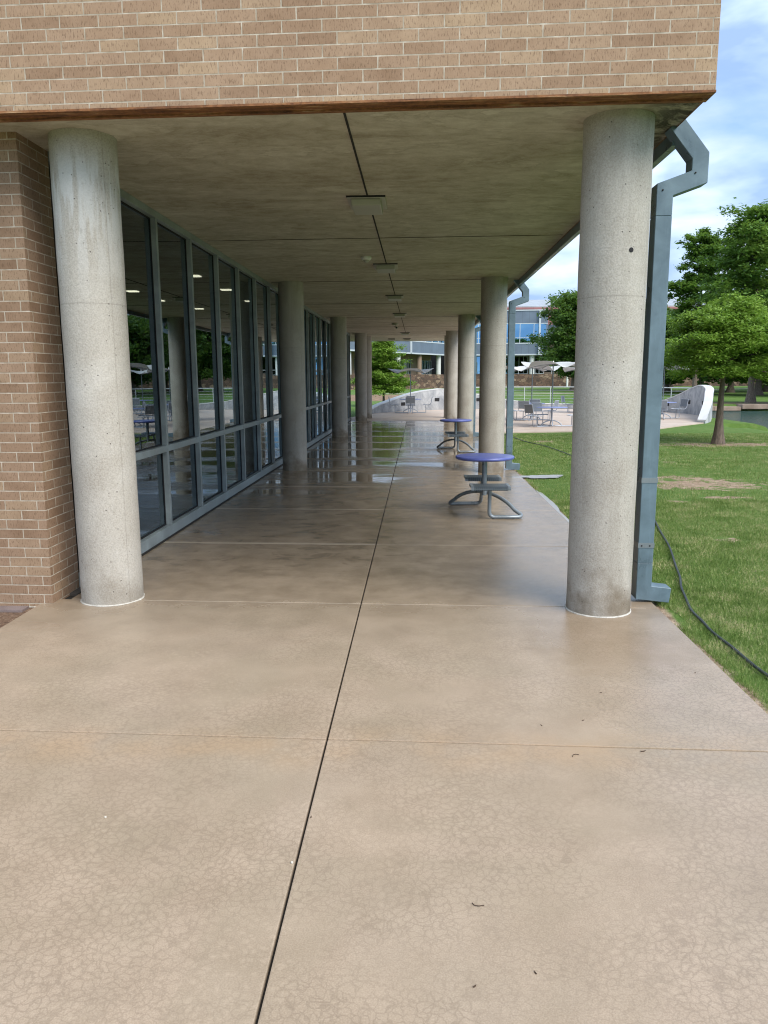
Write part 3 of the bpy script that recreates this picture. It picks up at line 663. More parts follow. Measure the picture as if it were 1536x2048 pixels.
# ------------------------------------------------------------------ soffit fittings
lab = ['nearest', 'second', 'third', 'fourth', 'fifth', 'farthest']
for i, y in enumerate([9.42, 14.68, 20.05, 25.55, 36.4, 41.9]):
    t = empty('soffit_light', (-.585, y, ZB+.012)); tag(t, '%s square surface light on the soffit joint, unlit' % lab[i], 'ceiling light', 'unlit square lights along the soffit')
    MB().box(-.215,.215,-.32,.32,-.022,-.002).build('mounting_plate', MT['lightf'], t, bevel=.003)
    MB().box(-.165,.165,-.27,.27,-.095,-.0225).build('housing', MT['light'], t, bevel=.012)
    MB().box(-.218,.218,-.326,-.321,-.02,-.001).build('edge_shadow_strip', MT['void'], t)  # shade at the plate's near edge, put in as a thin black strip
t = empty('dome_camera', (-.87, 13.55, ZB+.011)); tag(t, 'small white round dome camera on the soffit left of the second light', 'camera')
MB().lathe([(.085,0),(.088,-.03),(.07,-.055)][::-1]).build('housing', MT['white'], t, smooth=True)
MB().lathe([(.05,-.055),(.042,-.08),(.02,-.095),(.004,-.10)][::-1]).build('dome', MT['light'], t, smooth=True)
t = empty('security_camera', (-.86, 30.0, ZB+.011)); tag(t, 'small bracket security camera farther down the soffit', 'camera')
MB().lathe([(.10,-.07),(.12,-.05),(.12,0)]).build('mounting_base', MT['light'], t, smooth=True)
MB().tube([(.03,.05,-.12),(.06,-.16,-.17)], .045).build('camera_body', MT['white'], t, smooth=True)
MB().tube([(.06,-.16,-.17),(.062,-.175,-.173)], .03).build('lens', MT['void'], t)
t = tag(MB().box(-1.55,-1.2,41.2,41.6,ZB-.09,ZB+.011).build('junction_box', MT['light'], bevel=.01), 'small grey junction box at the far end of the soffit', 'junction box')

# ------------------------------------------------------------------ pedestal tables with two seats under the roof
def arc(a, b, h, n=18):
    a = Vector(a); b = Vector(b)
    return [a.lerp(b, s)+Vector((0,0,h*math.sin(math.pi*s)**.58)) for s in [k/n for k in range(n+1)]]
def fillet(pts, r=.08, n=6):
    out_ = [Vector(pts[0])]
    for i in range(1, len(pts)-1):
        p = Vector(pts[i]); a = (Vector(pts[i-1])-p); b = (Vector(pts[i+1])-p); rr = min(r, a.length*.45, b.length*.45)
        A = p+a.normalized()*rr; B = p+b.normalized()*rr
        for k in range(n+1):
            s = k/n; out_.append(A*(1-s)**2+p*2*s*(1-s)+B*s*s)
    out_.append(Vector(pts[-1])); return out_
def seat_pad(mb, cx_, cy_, z, wx, wy, rz=0):
    n = 10; vs = []; fs = []
    for k in range(n+1):
        s = -1+2*k/n; yy = s*wy/2; zz = -.018*(1-s*s) - (.035*max(0, abs(s)-.75)/.25)
        for xx in (-wx/2, wx/2): vs.append((xx, yy, zz)); vs.append((xx, yy, zz-.028))
    for k in range(n):
        b0 = k*4; fs += [(b0,b0+2,b0+6,b0+4),(b0+1,b0+5,b0+7,b0+3),(b0,b0+4,b0+5,b0+1),(b0+2,b0+3,b0+7,b0+6)]
    fs += [(0,1,3,2),(n*4,n*4+2,n*4+3,n*4+1)]
    c, s_ = math.cos(rz), math.sin(rz)
    return mb.add([(cx_+x*c-y*s_, cy_+x*s_+y*c, z+zz) for x, y, zz in vs], fs)
def small_table():
    t = empty('pedestal_table', (.985, 11.5, 0))
    MB().lathe([(.30,.800),(.405,.805),(.428,.820),(.432,.838),(.424,.852),(.40,.857),(.0005,.858)], seg=64).build('tabletop', MT['tablet'], t, smooth=True)
    MB().tube([(0,0,.27),(0,0,.80)], .037, 16).lathe([(.16,.785),(.16,.799)], seg=24).build('post', MT['galv'], t, smooth=True)
    f1 = Vector((.44,-.40,.03)); f2 = Vector((-.44,.66,.03))
    fr = MB()
    a1 = arc(f2, f1, .27, 26)
    # closed loop: seat post down, along the floor, round into the arch and over to the other seat
    P1 = fillet([(.035,-.50,.42),(.035,-.50,.028),(.36,-.50,.028),(.50,-.46,.028),f1+Vector((.045,.03,.05))], .08)
    P2 = fillet([(.01,.50,.44),(.01,.50,.30),(.01,.75,.028),(-.38,.72,.028),(-.48,.70,.028),f2+Vector((-.03,-.02,.05))], .08)
    fr.tube([p for p in P1[:-1]]+[p for p in reversed(a1[1:-1])]+[p for p in reversed(P2[:-1])], .027, 12)
    fr.build('frame', MT['galv'], t, smooth=True)
    for (sx, sy, z) in ((.035,-.50,.50), (.01,.50,.50)):
        s = seat_pad(MB(), 0, 0, 0, .47, .42).build('seat', MT['perf'], t, smooth=True); s.location = (sx, sy, z)
        for q in (-1, 1):
            seat_pad(MB(), q*.255, 0, .004, .040, .435).build('edge_trim', MT['galv'], s, smooth=True)
        MB().lathe([(.03,-.085),(.075,-.045),(.075,-.034)], seg=16).build('bracket', MT['galv'], s, smooth=True)
    for (fx, fy) in ((.10,-.50),(.38,-.50),(-.35,.725),(-.08,.745)):
        f = MB().lathe([(.022,0),(.018,.012)], seg=12).build('foot', MT['hose'], t); f.location = (fx, fy, 0)
    return t
T1 = small_table(); tag(T1, 'nearer round blue pedestal table with two perforated steel seats', 'table', 'blue pedestal tables under the roof')
T2 = copy_tree(T1); T2.location = (1.03, 21.4, 0); tag(T2, 'farther round blue pedestal table with two seats, by the third column', 'table', 'blue pedestal tables under the roof')

# ------------------------------------------------------------------ terrace tables with fixed chairs and umbrellas
def mesh_chair_parts(t, ang, dist):
    c = empty('seat_unit'); bpy.data.objects.remove(c)
    ca, sa = math.cos(ang), math.sin(ang)
    def W_(u, v, z): return (ca*u-sa*v, sa*u+ca*v, z)          # u outward, v sideways
    prof = [(dist-.24,.44),(dist-.12,.455),(dist+.08,.44),(dist+.17,.45),(dist+.22,.50),(dist+.25,.57),(dist+.31,.90)]
    def sheet(a, b_, w_):
        m_ = MB(); n = b_-a; vs = []
        for (u, z) in prof[a:b_+1]:
            for v in (-w_, w_): vs.append(W_(u, v, z)); vs.append(W_(u+.008, v, z-.014))
        fs = []
        for k_ in range(n):
            q = k_*4; fs += [(q,q+2,q+6,q+4),(q+1,q+5,q+7,q+3),(q,q+4,q+5,q+1),(q+2,q+3,q+7,q+6)]
        fs += [(0,1,3,2),(n*4,n*4+2,n*4+3,n*4+1)]
        return m_.add(vs, fs)
    s = sheet(0, 3, .235).build('seat', MT['chairmesh'], t, smooth=True)
    b_ = sheet(5, 6, .235).build('backrest', MT['chairmesh'], t, smooth=True)
    m_ = MB()
    for v in (-.25, .25): m_.tube([W_(u, v, z) for u, z in prof], .016, 8)
    m_.tube([W_(prof[-1][0], -.25, prof[-1][1]), W_(prof[-1][0], .25, prof[-1][1])], .016, 8)
    m_.tube(fillet([W_(dist-.05,-.12,.43), W_(dist-.05,-.12,.02), W_(.12,-.12,.02)], .06), .018, 8)
    m_.tube(fillet([W_(dist-.05,.12,.43), W_(dist-.05,.12,.02), W_(.12,.12,.02)], .06), .018, 8)
    m_.build('chair_frame', MT['chair'], t, smooth=True)
MT['chairmesh'] = metal_paint('chair_mesh', (.20,.23,.27), .45, .1)
def terrace_set(loc, angs, lab_t, lab_u, rz=0, urz=0, uz=0.0):
    t = empty('terrace_table', (loc[0], loc[1], 0), rz); tag(t, lab_t, 'table', 'round terrace tables with fixed chairs')
    MB().lathe([(.50,.745),(.615,.75),(.63,.765),(.61,.778),(.0005,.779)], seg=48).build('tabletop', MT['tablepale'], t, smooth=True)
    p = MB().tube([(0,0,.22),(0,0,.745)], .038, 12)
    p.tube(arc((-.02,-.42,.02),(.02,.42,.02),.22), .024, 10).tube(arc((-.42,.02,.02),(.42,-.02,.02),.22), .024, 10); p.build('pedestal', MT['chair'], t, smooth=True)
    for a in angs: mesh_chair_parts(t, R(a), .92)
    u = empty('umbrella', (loc[0], loc[1], .779), urz); tag(u, lab_u, 'umbrella', 'white wavy umbrellas over the terrace tables')
    MB().tube([(0,0,.0),(0,0,1.62+uz)], .024, 10).build('pole', MT['galv'], u, smooth=True)
    n, m = 12, 64; vs = []; fs = []
    for i in range(n+1):
        q = i/n
        for k_ in range(m):
            th = 2*math.pi*k_/m; c4 = math.cos(4*th)
            pl = ((1-c4)/2)**2.0; rr = q*(1.30 - .22*pl)       # pointed low corners between flared high ones
            z = 1.62 + uz + .02*q + (q**2.0)*(.075*(1-pl) - .17*pl)
            vs.append((rr*math.cos(th), rr*math.sin(th), z))
    for i in range(n):
        for k_ in range(m):
            fs.append((i*m+k_, i*m+(k_+1)%m, (i+1)*m+(k_+1)%m, (i+1)*m+k_))
    nv = len(vs); vs2 = [(x, y, z-.012) for x, y, z in vs]; allf = fs+[tuple(i+nv for i in reversed(f)) for f in fs]
    allf += [(n*m+k_, n*m+(k_+1)%m, nv+n*m+(k_+1)%m, nv+n*m+k_) for k_ in range(m)]
    MB().add(vs+vs2, allf).build('canopy', MT['canopy'], u, smooth=True)
    rb = MB()
    for k_ in range(4):
        th = math.pi/4+k_*math.pi/2; P_ = []
        for i in range(0, 13):
            q = i/12; rr = q*1.07; z = 1.595+uz+.02*q-.17*q**2; P_.append((rr*math.cos(th), rr*math.sin(th), z-.01))
        rb.tube(P_, .012, 6)
    rb.build('ribs', MT['galv'], u, smooth=True)
    MB().lathe([(.004,1.74+uz),(.03,1.70+uz),(.02,1.60+uz)][::-1], seg=12).build('finial', MT['white'], u, smooth=True)
terrace_set((5.42, 32.1), (212, 5, 112), 'nearest terrace table beyond the lawn, pale blue top and three chairs', 'nearest white umbrella, between the first two lawn side columns', 0, R(-30), .10)
terrace_set((5.30, 37.0), (205, 245, 75, 330), 'terrace table just behind the nearest one, four chairs', 'white umbrella behind the nearest one, partly hidden by it', 0, R(8), .0)
terrace_set((-.42, 44.6), (180, 0, 270, 90), 'terrace table framed by the far end of the walkway, four chairs', 'white umbrella framed by the far end of the walkway', 0, R(3), -.02)
terrace_set((11.55, 37.7), (20, 110, 250), 'rightmost terrace table beside the curved wall, right of the front downspout', 'rightmost white umbrella, under the cypress branches', 0, R(10), .0)
terrace_set((9.2, 44.2), (30, 150, 270), 'terrace table near the low back of the curved wall', 'white umbrella near the low back of the curved wall', 0, R(30), .0)

# curved terrace wall with swooping top
prof = [(176,.02),(168,.16),(158,.40),(147,.68),(135,1.05),(128,1.20),(120,1.30),(112,1.18),(102,.88),(89,.52),(76,.34),(63,.30),(50,.33),(38,.42),(24,.66),(16,1.0),(8,1.36),(0,1.53),(-8,1.50),(-18,1.38),(-27,1.16),(-36,.84),(-42,.48),(-46,.12)]
pd = [p[0] for p in prof][::-1]; pz = [p[1] for p in prof][::-1]
cw = empty('curved_wall', (TC[0], TC[1], 0)); tag(cw, 'low curved concrete terrace wall with a pale wavy top, stained inside', 'wall')
def wall_mat():
    m, nt, b = mat('stained_plaster', rough=.85); P = coords(nt)
    a = noise(nt, coords(nt, (1.2,1.2,.9)), 1.5, 7, .7, .6)
    Lk(nt, ramp(nt, a, [(.30,(.22,.235,.26)), (.45,(.34,.36,.385)), (.58,(.47,.485,.50)), (.75,(.56,.57,.58))]), b.inputs['Base Color']); return m
n = 140; vi = []; 
tin = .17
wv = []; cv = []
for k_ in range(n+1):
    d = -46+k_*(222)/n; z = float(np.interp(d, pd, pz)); z = max(z, .02); th = R(d); r = ring_r(th)
    for rr, zz in ((r-tin, -.1), (r-tin, z-.045), (r+tin, z-.045), (r+tin, -.6)): wv.append((rr*math.cos(th), rr*math.sin(th), zz))
    for rr, zz in ((r-tin-.02, z-.046), (r-tin-.02, z), (r+tin+.02, z+.004), (r+tin+.02, z-.046)): cv.append((rr*math.cos(th), rr*math.sin(th), zz))
def strip4(v, n):
    fs = []
    for k_ in range(n):
        a = k_*4; b = a+4
        for u, w_ in ((0,1),(1,2),(2,3),(3,0)): fs.append((a+u, a+w_, b+w_, b+u))
    fs += [(0,3,2,1), (n*4, n*4+1, n*4+2, n*4+3)]; return fs
MB().add(wv, strip4(wv, n)).build('wall_body', wall_mat(), cw, smooth=True)
MB().add(cv, strip4(cv, n)).build('coping', MT['capw'], cw, smooth=True)
for d, z in ((122,.62),(103,.58),(22,.45),(8,.62),(140,.42),(-10,.66)):
    th = R(d); r = ring_r(th)-tin-.004
    o = MB().box(-.02,.02,-.17,.17,-.10,.10).build('wall_light', MT['void'], cw, bevel=.01); o.location = (r*math.cos(th), r*math.sin(th), z); o.rotation_euler = (0,0,th)
# guard rail standing behind the low stretch
gr = empty('guard_rail', (TC[0], TC[1], 0)); tag(gr, 'pale steel guard rail with thin horizontal wires behind the low wall', 'railing')
RR = TR+.34
def arcpts(z, d0=104, d1=4, n=60): return [((RR)*math.cos(R(d0+(d1-d0)*k_/n)), (RR)*math.sin(R(d0+(d1-d0)*k_/n)), z) for k_ in range(n+1)]
MT['rail'] = metal_paint('rail_steel', (.50,.54,.54), .4, .1)
MB().tube(arcpts(1.34), .028, 8).build('top_rail', MT['rail'], gr, smooth=True)
for z in (1.14,.97,.80,.63,.46,.29): MB().tube(arcpts(z), .007, 5).build('wire', MT['rail'], gr, smooth=True)
for k_ in range(11):
    d = R(104-10*k_); x, y = RR*math.cos(d), RR*math.sin(d)
    MB().tube([(x,y,-.1),(x,y,1.33)], .022, 8).build('post', MT['rail'], gr, smooth=True)

# ------------------------------------------------------------------ litter on the slab
MT['leafdead'] = mat('dead_leaf', (.06,.035,.02), .8)[0]; MT['pebble'] = mat('pale_pebble', (.62,.58,.50), .8)[0]
LT = [(1.895,5.146,'leaf','tiny dark leaf on the damp slab right of the front column foot'),(1.177,4.781,'leaf','dark leaf scrap on the slab straight in front of the front right column'),
      (.977,4.368,'leaf','dark leaf scrap just behind the first cross joint, right one of two'),(.723,4.292,'leaf','dark leaf scrap just behind the first cross joint, left one of two'),
      (1.218,3.989,'leaf','largest dark leaf lying on the first cross joint'),(.845,3.93,'twig','thin curved twig just in front of the first cross joint'),
      (.234,2.705,'twig','small bent twig on the right hand slab nearest the camera'),(.192,2.298,'leaf','dark leaf scrap nearest the camera, closer to the long joint'),
      (.405,2.365,'leaf','dark leaf scrap nearest the camera, farther right'),(-.488,3.288,'leaf','dark scrap beside the long joint'),
      (-1.436,3.25,'pebble','single pale pebble on the left slab'),(-.520,2.941,'pebble','pale pebble at the edge of the long joint')]
rl = random.Random(8)
for (x, y, k_, lb) in LT:
    a_ = rl.uniform(0, 3.14)
    if k_ == 'leaf':
        L = .014 if 'largest' in lb else .007; n_ = 8
        vs_ = [(L*math.cos(2*math.pi*i/n_)*(1 if i else 1.5), .45*L*math.sin(2*math.pi*i/n_), .002+.003*math.cos(4*math.pi*i/n_)) for i in range(n_)]
        o = MB().add(vs_+[(p[0], p[1], p[2]-.0012) for p in vs_], [tuple(range(n_)), tuple(reversed(range(n_, 2*n_)))]).build('fallen_leaf', MT['leafdead'])
    elif k_ == 'twig':
        o = MB().tube([(-.025,0,.002),(-.005,.008,.004),(.012,.004,.003),(.020,-.012,.002)], .0016, 6).build('twig', MT['leafdead'])
    else:
        o = MB().lathe([(.004,0),(.0055,.003),(.005,.007)], seg=9).build('pebble', MT['pebble'], smooth=True)
    o.location = (x, y, .0005); o.rotation_euler = (0, 0, a_); tag(o, lb, k_)

# ------------------------------------------------------------------ garden hose
def spline(P_, n=8):
    P_ = [Vector((*p, 0)) if len(p) == 2 else Vector(p) for p in P_]; o_ = []
    for i in range(len(P_)-1):
        p0, p1, p2, p3 = P_[max(i-1,0)], P_[i], P_[i+1], P_[min(i+2,len(P_)-1)]
        for k_ in range(n):
            t = k_/n; o_.append(.5*((2*p1)+(-p0+p2)*t+(2*p0-5*p1+4*p2-p3)*t*t+(-p0+3*p1-3*p2+p3)*t**3))
    return o_+[P_[-1]]
hp = spline([(3.05,28.2),(3.25,26.3),(3.4,24.6),(3.78,22.9),(4.0,19),(4.05,15.5),(3.75,13),(3.38,11.16),(3.04,9.43),(2.72,8.05),(2.52,7.30),(2.385,6.62),(2.36,6.14),(2.365,5.56),(2.40,5.0),(2.52,4.2),(2.8,3.0),(3.3,1.5),(4.4,-.6),(6.2,-3.0)])
hp = [Vector((p.x+.004*math.sin(i*.7), p.y, -.016+.004*math.sin(i*.5))) for i, p in enumerate(hp)]
o = MB().tube(hp, .0125, 8).build('garden_hose', MT['hose'], smooth=True); tag(o, 'long dark hose snaking over the lawn beside the slab', 'hose')

# ------------------------------------------------------------------ lawn blades near the camera
rng = np.random.default_rng(5)
def blades():
    X = []; Y = []
    def reg(x0, x1, y0, y1, nn):
        X.append(rng.uniform(x0, x1, nn)); Y.append(rng.uniform(y0, y1, nn))
    reg(2.095, 2.19, 2.6, 15.0, 9000); reg(2.12, 4.6, 2.6, 7.5, 84000); reg(2.12, 7.6, 7.5, 13, 100000); reg(4.6, 7.6, .5, 7.5, 46000); reg(2.12, 4.6, -1.0, 2.6, 16000); reg(2.12, 13.0, 13, 28.5, 105000)
    x = np.concatenate(X); y = np.concatenate(Y)
    keep = np.ones(len(x), bool)
    keep &= x < y*.47+4.5
    for (cx_, cy_, rx, ry) in DIRT:
        d = ((x-cx_)/rx)**2+((y-cy_)/ry)**2; d = d+.45*np.sin(x*6.1+y*3.3+cx_)+.35*np.sin(y*9.2-x*4.7); keep &= ~((d < .95) & (rng.random(len(x)) < .9-.6*d))
    for (cx_, cy_, rx, ry) in ((2.5,15.95,.42,.30),(2.12,12.0,.075,1.7),(2.17,6.55,.10,.26)):
        keep &= ((x-cx_)/rx)**2+((y-cy_)/ry)**2 > 1.0
    lane = (x < 2.17) & (rng.random(len(x)) < np.where(np.sin(y*2.3)+np.sin(y*5.1+1) > .2, .45, .92)); keep &= ~lane
    keep &= ~((y > 28.3) & (x < 6))
    x = x[keep]; y = y[keep]; n = len(x)
    far = np.clip((y-5)/18, 0, 1); hgt = rng.uniform(.022, .05, n)*(1-.15*far); wd = .0022+.0055*far
    an = rng.uniform(0, 2*np.pi, n); lean = rng.uniform(.2, 1.1, n)*hgt; la = rng.uniform(0, 2*np.pi, n)
    z0 = np.full(n, -.05)
    p0 = np.stack([x-np.cos(an)*wd, y-np.sin(an)*wd, z0], 1); p1 = np.stack([x+np.cos(an)*wd, y+np.sin(an)*wd, z0], 1)
    p2 = np.stack([x+np.cos(la)*lean, y+np.sin(la)*lean, z0+.012+hgt], 1)
    V = np.stack([p0, p1, p2], 1).reshape(-1, 3)
    me = bpy.data.meshes.new('grass'); me.vertices.add(len(V)); me.vertices.foreach_set('co', V.ravel())
    me.loops.add(len(V)); me.loops.foreach_set('vertex_index', np.arange(len(V), dtype=np.int32))
    me.polygons.add(n); me.polygons.foreach_set('loop_start', np.arange(0, 3*n, 3, dtype=np.int32)); me.update(calc_edges=True)
    me.materials.append(MT['blade']); o = bpy.data.objects.new('grass', me); COL.objects.link(o)
    tag(o, 'short green mown grass of the lawn beside the walkway', 'grass', kind='stuff')
blades()

# ------------------------------------------------------------------ trees
def leaf_mesh(name, pts, size, matl, parent, flat=.5, seed=0, elong=2.2):
    rg = np.random.default_rng(seed); n = len(pts); P_ = np.asarray(pts)
    nrm = rg.normal(0, 1, (n,3)); nrm[:,2] = np.abs(nrm[:,2])+flat*2.2; nrm /= np.linalg.norm(nrm, axis=1)[:,None]
    a = rg.normal(0, 1, (n,3)); a -= nrm*(a*nrm).sum(1)[:,None]; a /= np.linalg.norm(a, axis=1)[:,None]; b = np.cross(nrm, a)
    s = (size*rg.uniform(.6, 1.4, n))[:,None]; L = s*elong*.5; W_ = s*.5
    V = np.stack([P_-a*L, P_+b*W_-nrm*s*.1, P_+a*L-nrm*s*.25, P_-b*W_-nrm*s*.1], 1).reshape(-1,3)
    me = bpy.data.meshes.new(name); me.vertices.add(4*n); me.vertices.foreach_set('co', V.ravel())
    me.loops.add(4*n); me.loops.foreach_set('vertex_index', np.arange(4*n, dtype=np.int32))
    me.polygons.add(n); me.polygons.foreach_set('loop_start', np.arange(0, 4*n, 4, dtype=np.int32)); me.update(calc_edges=True)
    me.materials.append(matl); o = bpy.data.objects.new(name, me); COL.objects.link(o); o.parent = parent; return o
def tree(name, label, loc, H, cr, z0, leafm, nl, ls, seed, style='cypress', tr=.12, group=None, lean=0.0, crz=None, limbs=46):
    rnd = random.Random(seed); rg = np.random.default_rng(seed)
    t = empty(name, (loc[0], loc[1], -.05)); tag(t, label, 'tree', group)
    n = 14; tp = []
    for k_ in range(n+1):
        s = k_/n; tp.append((lean*s*H*.25+.05*H*.1*math.sin(s*5+seed), .05*H*.1*math.cos(s*4+seed*2), s*H*.95))
    rad = [tr*(1-.93*(k_/n)**.9)+ (tr*.75*math.exp(-k_/n*H/.35) if True else 0) for k_ in range(n+1)]
    wood = MB().tube(tp, rad, 10)
    clusters = []
    def tpos(z):
        s = max(0, min(1, z/(H*.95))); i = min(n-1, int(s*n)); f = s*n-i; a = Vector(tp[i]); b = Vector(tp[i+1]); return a.lerp(b, f)
    for i in range(limbs):
        u = (i+rnd.random()*.8)/limbs; z = z0*.92+(H-z0)*u*.93; ang = i*2.4+rnd.uniform(-.5,.5)
        if style == 'cypress': env = cr*(1-u*.95)**.58*(.84+.16*min(1, u*7))*rnd.uniform(.60,1.14); rise = rnd.uniform(-.08,.42)
        elif style == 'cone': env = cr*(1-u*.93)**.85*rnd.uniform(.70,1.12); rise = rnd.uniform(.0,.25)
        elif style == 'tall': env = cr*(1-u*.80)**.62*(.62+.38*min(1, u*5))*rnd.uniform(.55,1.15); rise = rnd.uniform(.25,.75)
        else: env = cr*math.sqrt(max(.05, 1-(2*u-.85)**2*.72))*rnd.uniform(.6,1.12); rise = rnd.uniform(.15,.75)
        b0 = tpos(z); L = env
        P_ = [b0+Vector((math.cos(ang)*L*s, math.sin(ang)*L*s, rise*L*s - .10*L*s*s)) for s in (0,.3,.6,1.)]
        r0 = max(.012, tr*.34*(1-u*.6)); wood.tube(P_, [r0, r0*.7, r0*.45, r0*.15], 5)
        for q in range(12 if style == 'cypress' else 9 if style != 'round' else 7):
            s = rnd.uniform(.22, 1.08); p = b0+Vector((math.cos(ang)*L*s, math.sin(ang)*L*s, rise*L*s-.10*L*s*s))
            sp = cr*(.07+.10*s) if style == 'cypress' else cr*(.10+.13*s) if style == 'cone' else cr*(.09+.06*s) if style == 'tall' else cr*.20
            p += Vector((rnd.gauss(0,sp*.75), rnd.gauss(0,sp*.75), rnd.gauss(0, sp*.28)))
            clusters.append((p, sp*rnd.uniform(.55,1.15)))
    for _ in range(14): clusters.append((tpos(H*rnd.uniform(.86,.98))+Vector((rnd.gauss(0,cr*.07), rnd.gauss(0,cr*.07), rnd.uniform(0,.04)*H)), cr*.12))
    wood.build('trunk', MT['bark'], t, smooth=True)
    wts = np.array([c[1]**2 for c in clusters]); wts /= wts.sum(); idx = rg.choice(len(clusters), nl, p=wts)
    C_ = np.array([tuple(c[0]) for c in clusters])[idx]; S_ = np.array([c[1] for c in clusters])[idx]
    vert = .36 if style == 'cypress' else .34 if style == 'cone' else .42 if style == 'tall' else .55
    off_ = rg.normal(0, .55, (nl,3)); off_[:,2] *= vert/.9
    pts = C_+off_*S_[:,None]
    leaf_mesh('crown', pts, ls, leafm, t, flat=.6 if style != 'round' else .25, seed=seed, elong=2.4 if style != 'round' else 1.7)
    return t
tree('cypress_tree', 'bright green feathery tree standing on the lawn right of the downspout', (9.11, 24.1), 4.40, 2.05, 2.30, MT['leafA'], 105000, .042, 3, 'cypress', .125, lean=.05, limbs=80)
tree('cypress_tree', 'bright green conical tree framed by the far end of the walkway', (-2.45, 56.0), 4.85, 1.80, 1.15, MT['leafA'], 46000, .07, 8, 'cone', .085, limbs=60)
tree('cypress_tree', 'light green low-branched tree at the right edge across the lake', (27.8, 58.5), 6.2, 3.6, 2.3, MT['leafA'], 20000, .17, 12, 'cypress', .2)
TG = 'tall trees across the lake'
tree('tall_tree', 'tallest dark green tree with a flared trunk across the lake, at the right edge', (24.9, 60.3), 14.4, 4.6, 4.6, MT['leafC'], 38000, .13, 21, 'tall', .25, TG, limbs=64)
tree('tall_tree', 'tall green tree just right of the nearest downspout', (27.6, 80.0), 16.0, 3.7, 4.5, MT['leafC'], 36000, .15, 22, 'tall', .24, TG, limbs=52)
tree('tall_tree', 'bushy green tree in front of the distant blue-grey building', (21.9, 112.0), 13.4, 5.0, 2.4, MT['leafB'], 46000, .22, 23, 'round', .4, None, limbs=64)
spec = [(29.5,98,11.0,4.6,'B'),(33.5,108,15.0,5.2,'B'),(31,88,13.0,4.4,'C'),(35.5,84,15.5,4.8,'C'),(26.5,118,14.5,5.5,'B'),(38,98,16.0,5.6,'B'),(44,102,17.5,6.0,'C'),
        (50,112,16.0,6.0,'B'),(33,122,15.0,6.0,'B'),(58,120,17.0,6.5,'B'),(39.5,76,13.0,4.6,'C'),(46,84,15.0,5.0,'B'),(66,130,17.0,7.0,'B'),(44,140,16.0,7.0,'B')]
for i, (x, y, h_, r_, k_) in enumerate(spec):
    s = (x)/y
    words = ['short dark tree behind the nearest column, left of the group', 'dark full tree hidden partly behind the nearest column', 'mid green tree in front of the dark ones behind the nearest column',
             'mid green tree rising behind the lawn cypress', 'dark wide tree at the far building\'s right end', 'dark tree behind the tall green one beside the downspout', 'tall mid green tree beyond the cypress crown',
             'dark tree seen between the two tallest crowns', 'dark tree far behind the nearest column', 'dark tree far off at the right edge', 'mid green low tree by the lake\'s far bank at the right edge',
             'dark tree behind the tallest one across the lake', 'farthest dark tree at the right edge', 'farthest dark tree behind the group across the lake'][i]
    tree('background_tree', words, (x, y), h_*(.68 if s > .31 else .85), r_, 1.6+.1*(i % 3), MT['leaf'+k_], 15000, .29, 40+i, 'round', .35, 'trees beyond the lake', limbs=36)
# dark hedge of woodland beyond the campus
def wood_far():
    rg = np.random.default_rng(9); C_ = []
    for i in range(520):
        x = rg.uniform(44, 330); y = 185+rg.uniform(0, 40)-x*.12; h_ = rg.uniform(3, 13); C_.append((x, y, h_*rg.uniform(.1,1)))
    for i in range(260):
        x = rg.uniform(-120, 44); y = 235+rg.uniform(0, 30); h_ = rg.uniform(3, 9); C_.append((x, y, h_*rg.uniform(.1,1)))
    C_ = np.array(C_); idx = rg.integers(0, len(C_), 60000); P_ = C_[idx]+rg.normal(0, 1.7, (60000,3)); P_[:,2] = np.abs(P_[:,2])
    o = leaf_mesh('woodland', P_, .8, MT['leafB'], None, .2, 9, 1.5); tag(o, 'dark far-off woodland closing the horizon', 'woodland', kind='stuff')
wood_far()

# stone ledge of the far bank
rnd = random.Random(4)
MT['ledge'] = simple_concrete('ledge_stone', (.17,.12,.09), (.40,.31,.24), 1.5, .85)
x = 16.2
for i in range(12):
    wdt = rnd.uniform(.9, 2.3); y = 57.0+rnd.uniform(-.25,.25); zt = rnd.uniform(-.22, .02); h_ = rnd.uniform(.22,.36)
    pts_ = [(x+rnd.uniform(-.08,.08), y-.5), (x+wdt*.5, y-.55+rnd.uniform(-.1,.1)), (x+wdt, y-.5+rnd.uniform(-.1,.1)), (x+wdt+rnd.uniform(-.1,.1), y+.7), (x, y+.7)]
    o = MB().prism(pts_, zt-h_-.3*0, zt).build('bank_stone', MT['ledge'], bevel=.04)
    tag(o, '%s flat brown stone slab from the left along the far bank' % ['first','second','third','fourth','fifth','sixth','seventh','eighth','ninth','tenth','eleventh','twelfth'][i], 'stone', 'stone slabs along the far bank')
    x += wdt+rnd.uniform(.0,.15)

# ------------------------------------------------------------------ stone retaining wall and far building
sw = empty('stone_wall', (10, 150, 0)); tag(sw, 'long brown rubble stone retaining wall below the far building', 'wall')
WP = [(-30,118),(-4,134),(10,152),(60,158),(120,160)]
mb = MB()
for (a, b_) in zip(WP[:-1], WP[1:]):
    mb.prism([(a[0]-10,a[1]-150),(b_[0]-10,b_[1]-150),(b_[0]-10,b_[1]-149.2),(a[0]-10,a[1]-149.2)], -.2, 2.45)
mb.build('masonry', MT['stone'], sw)
plat = MB().prism([(-30,119),(-4,135),(10,153),(60,159),(120,161),(120,230),(-30,230)], .5, 2.2).build('upper_ground', MT['ground']); tag(plat, kind='structure')

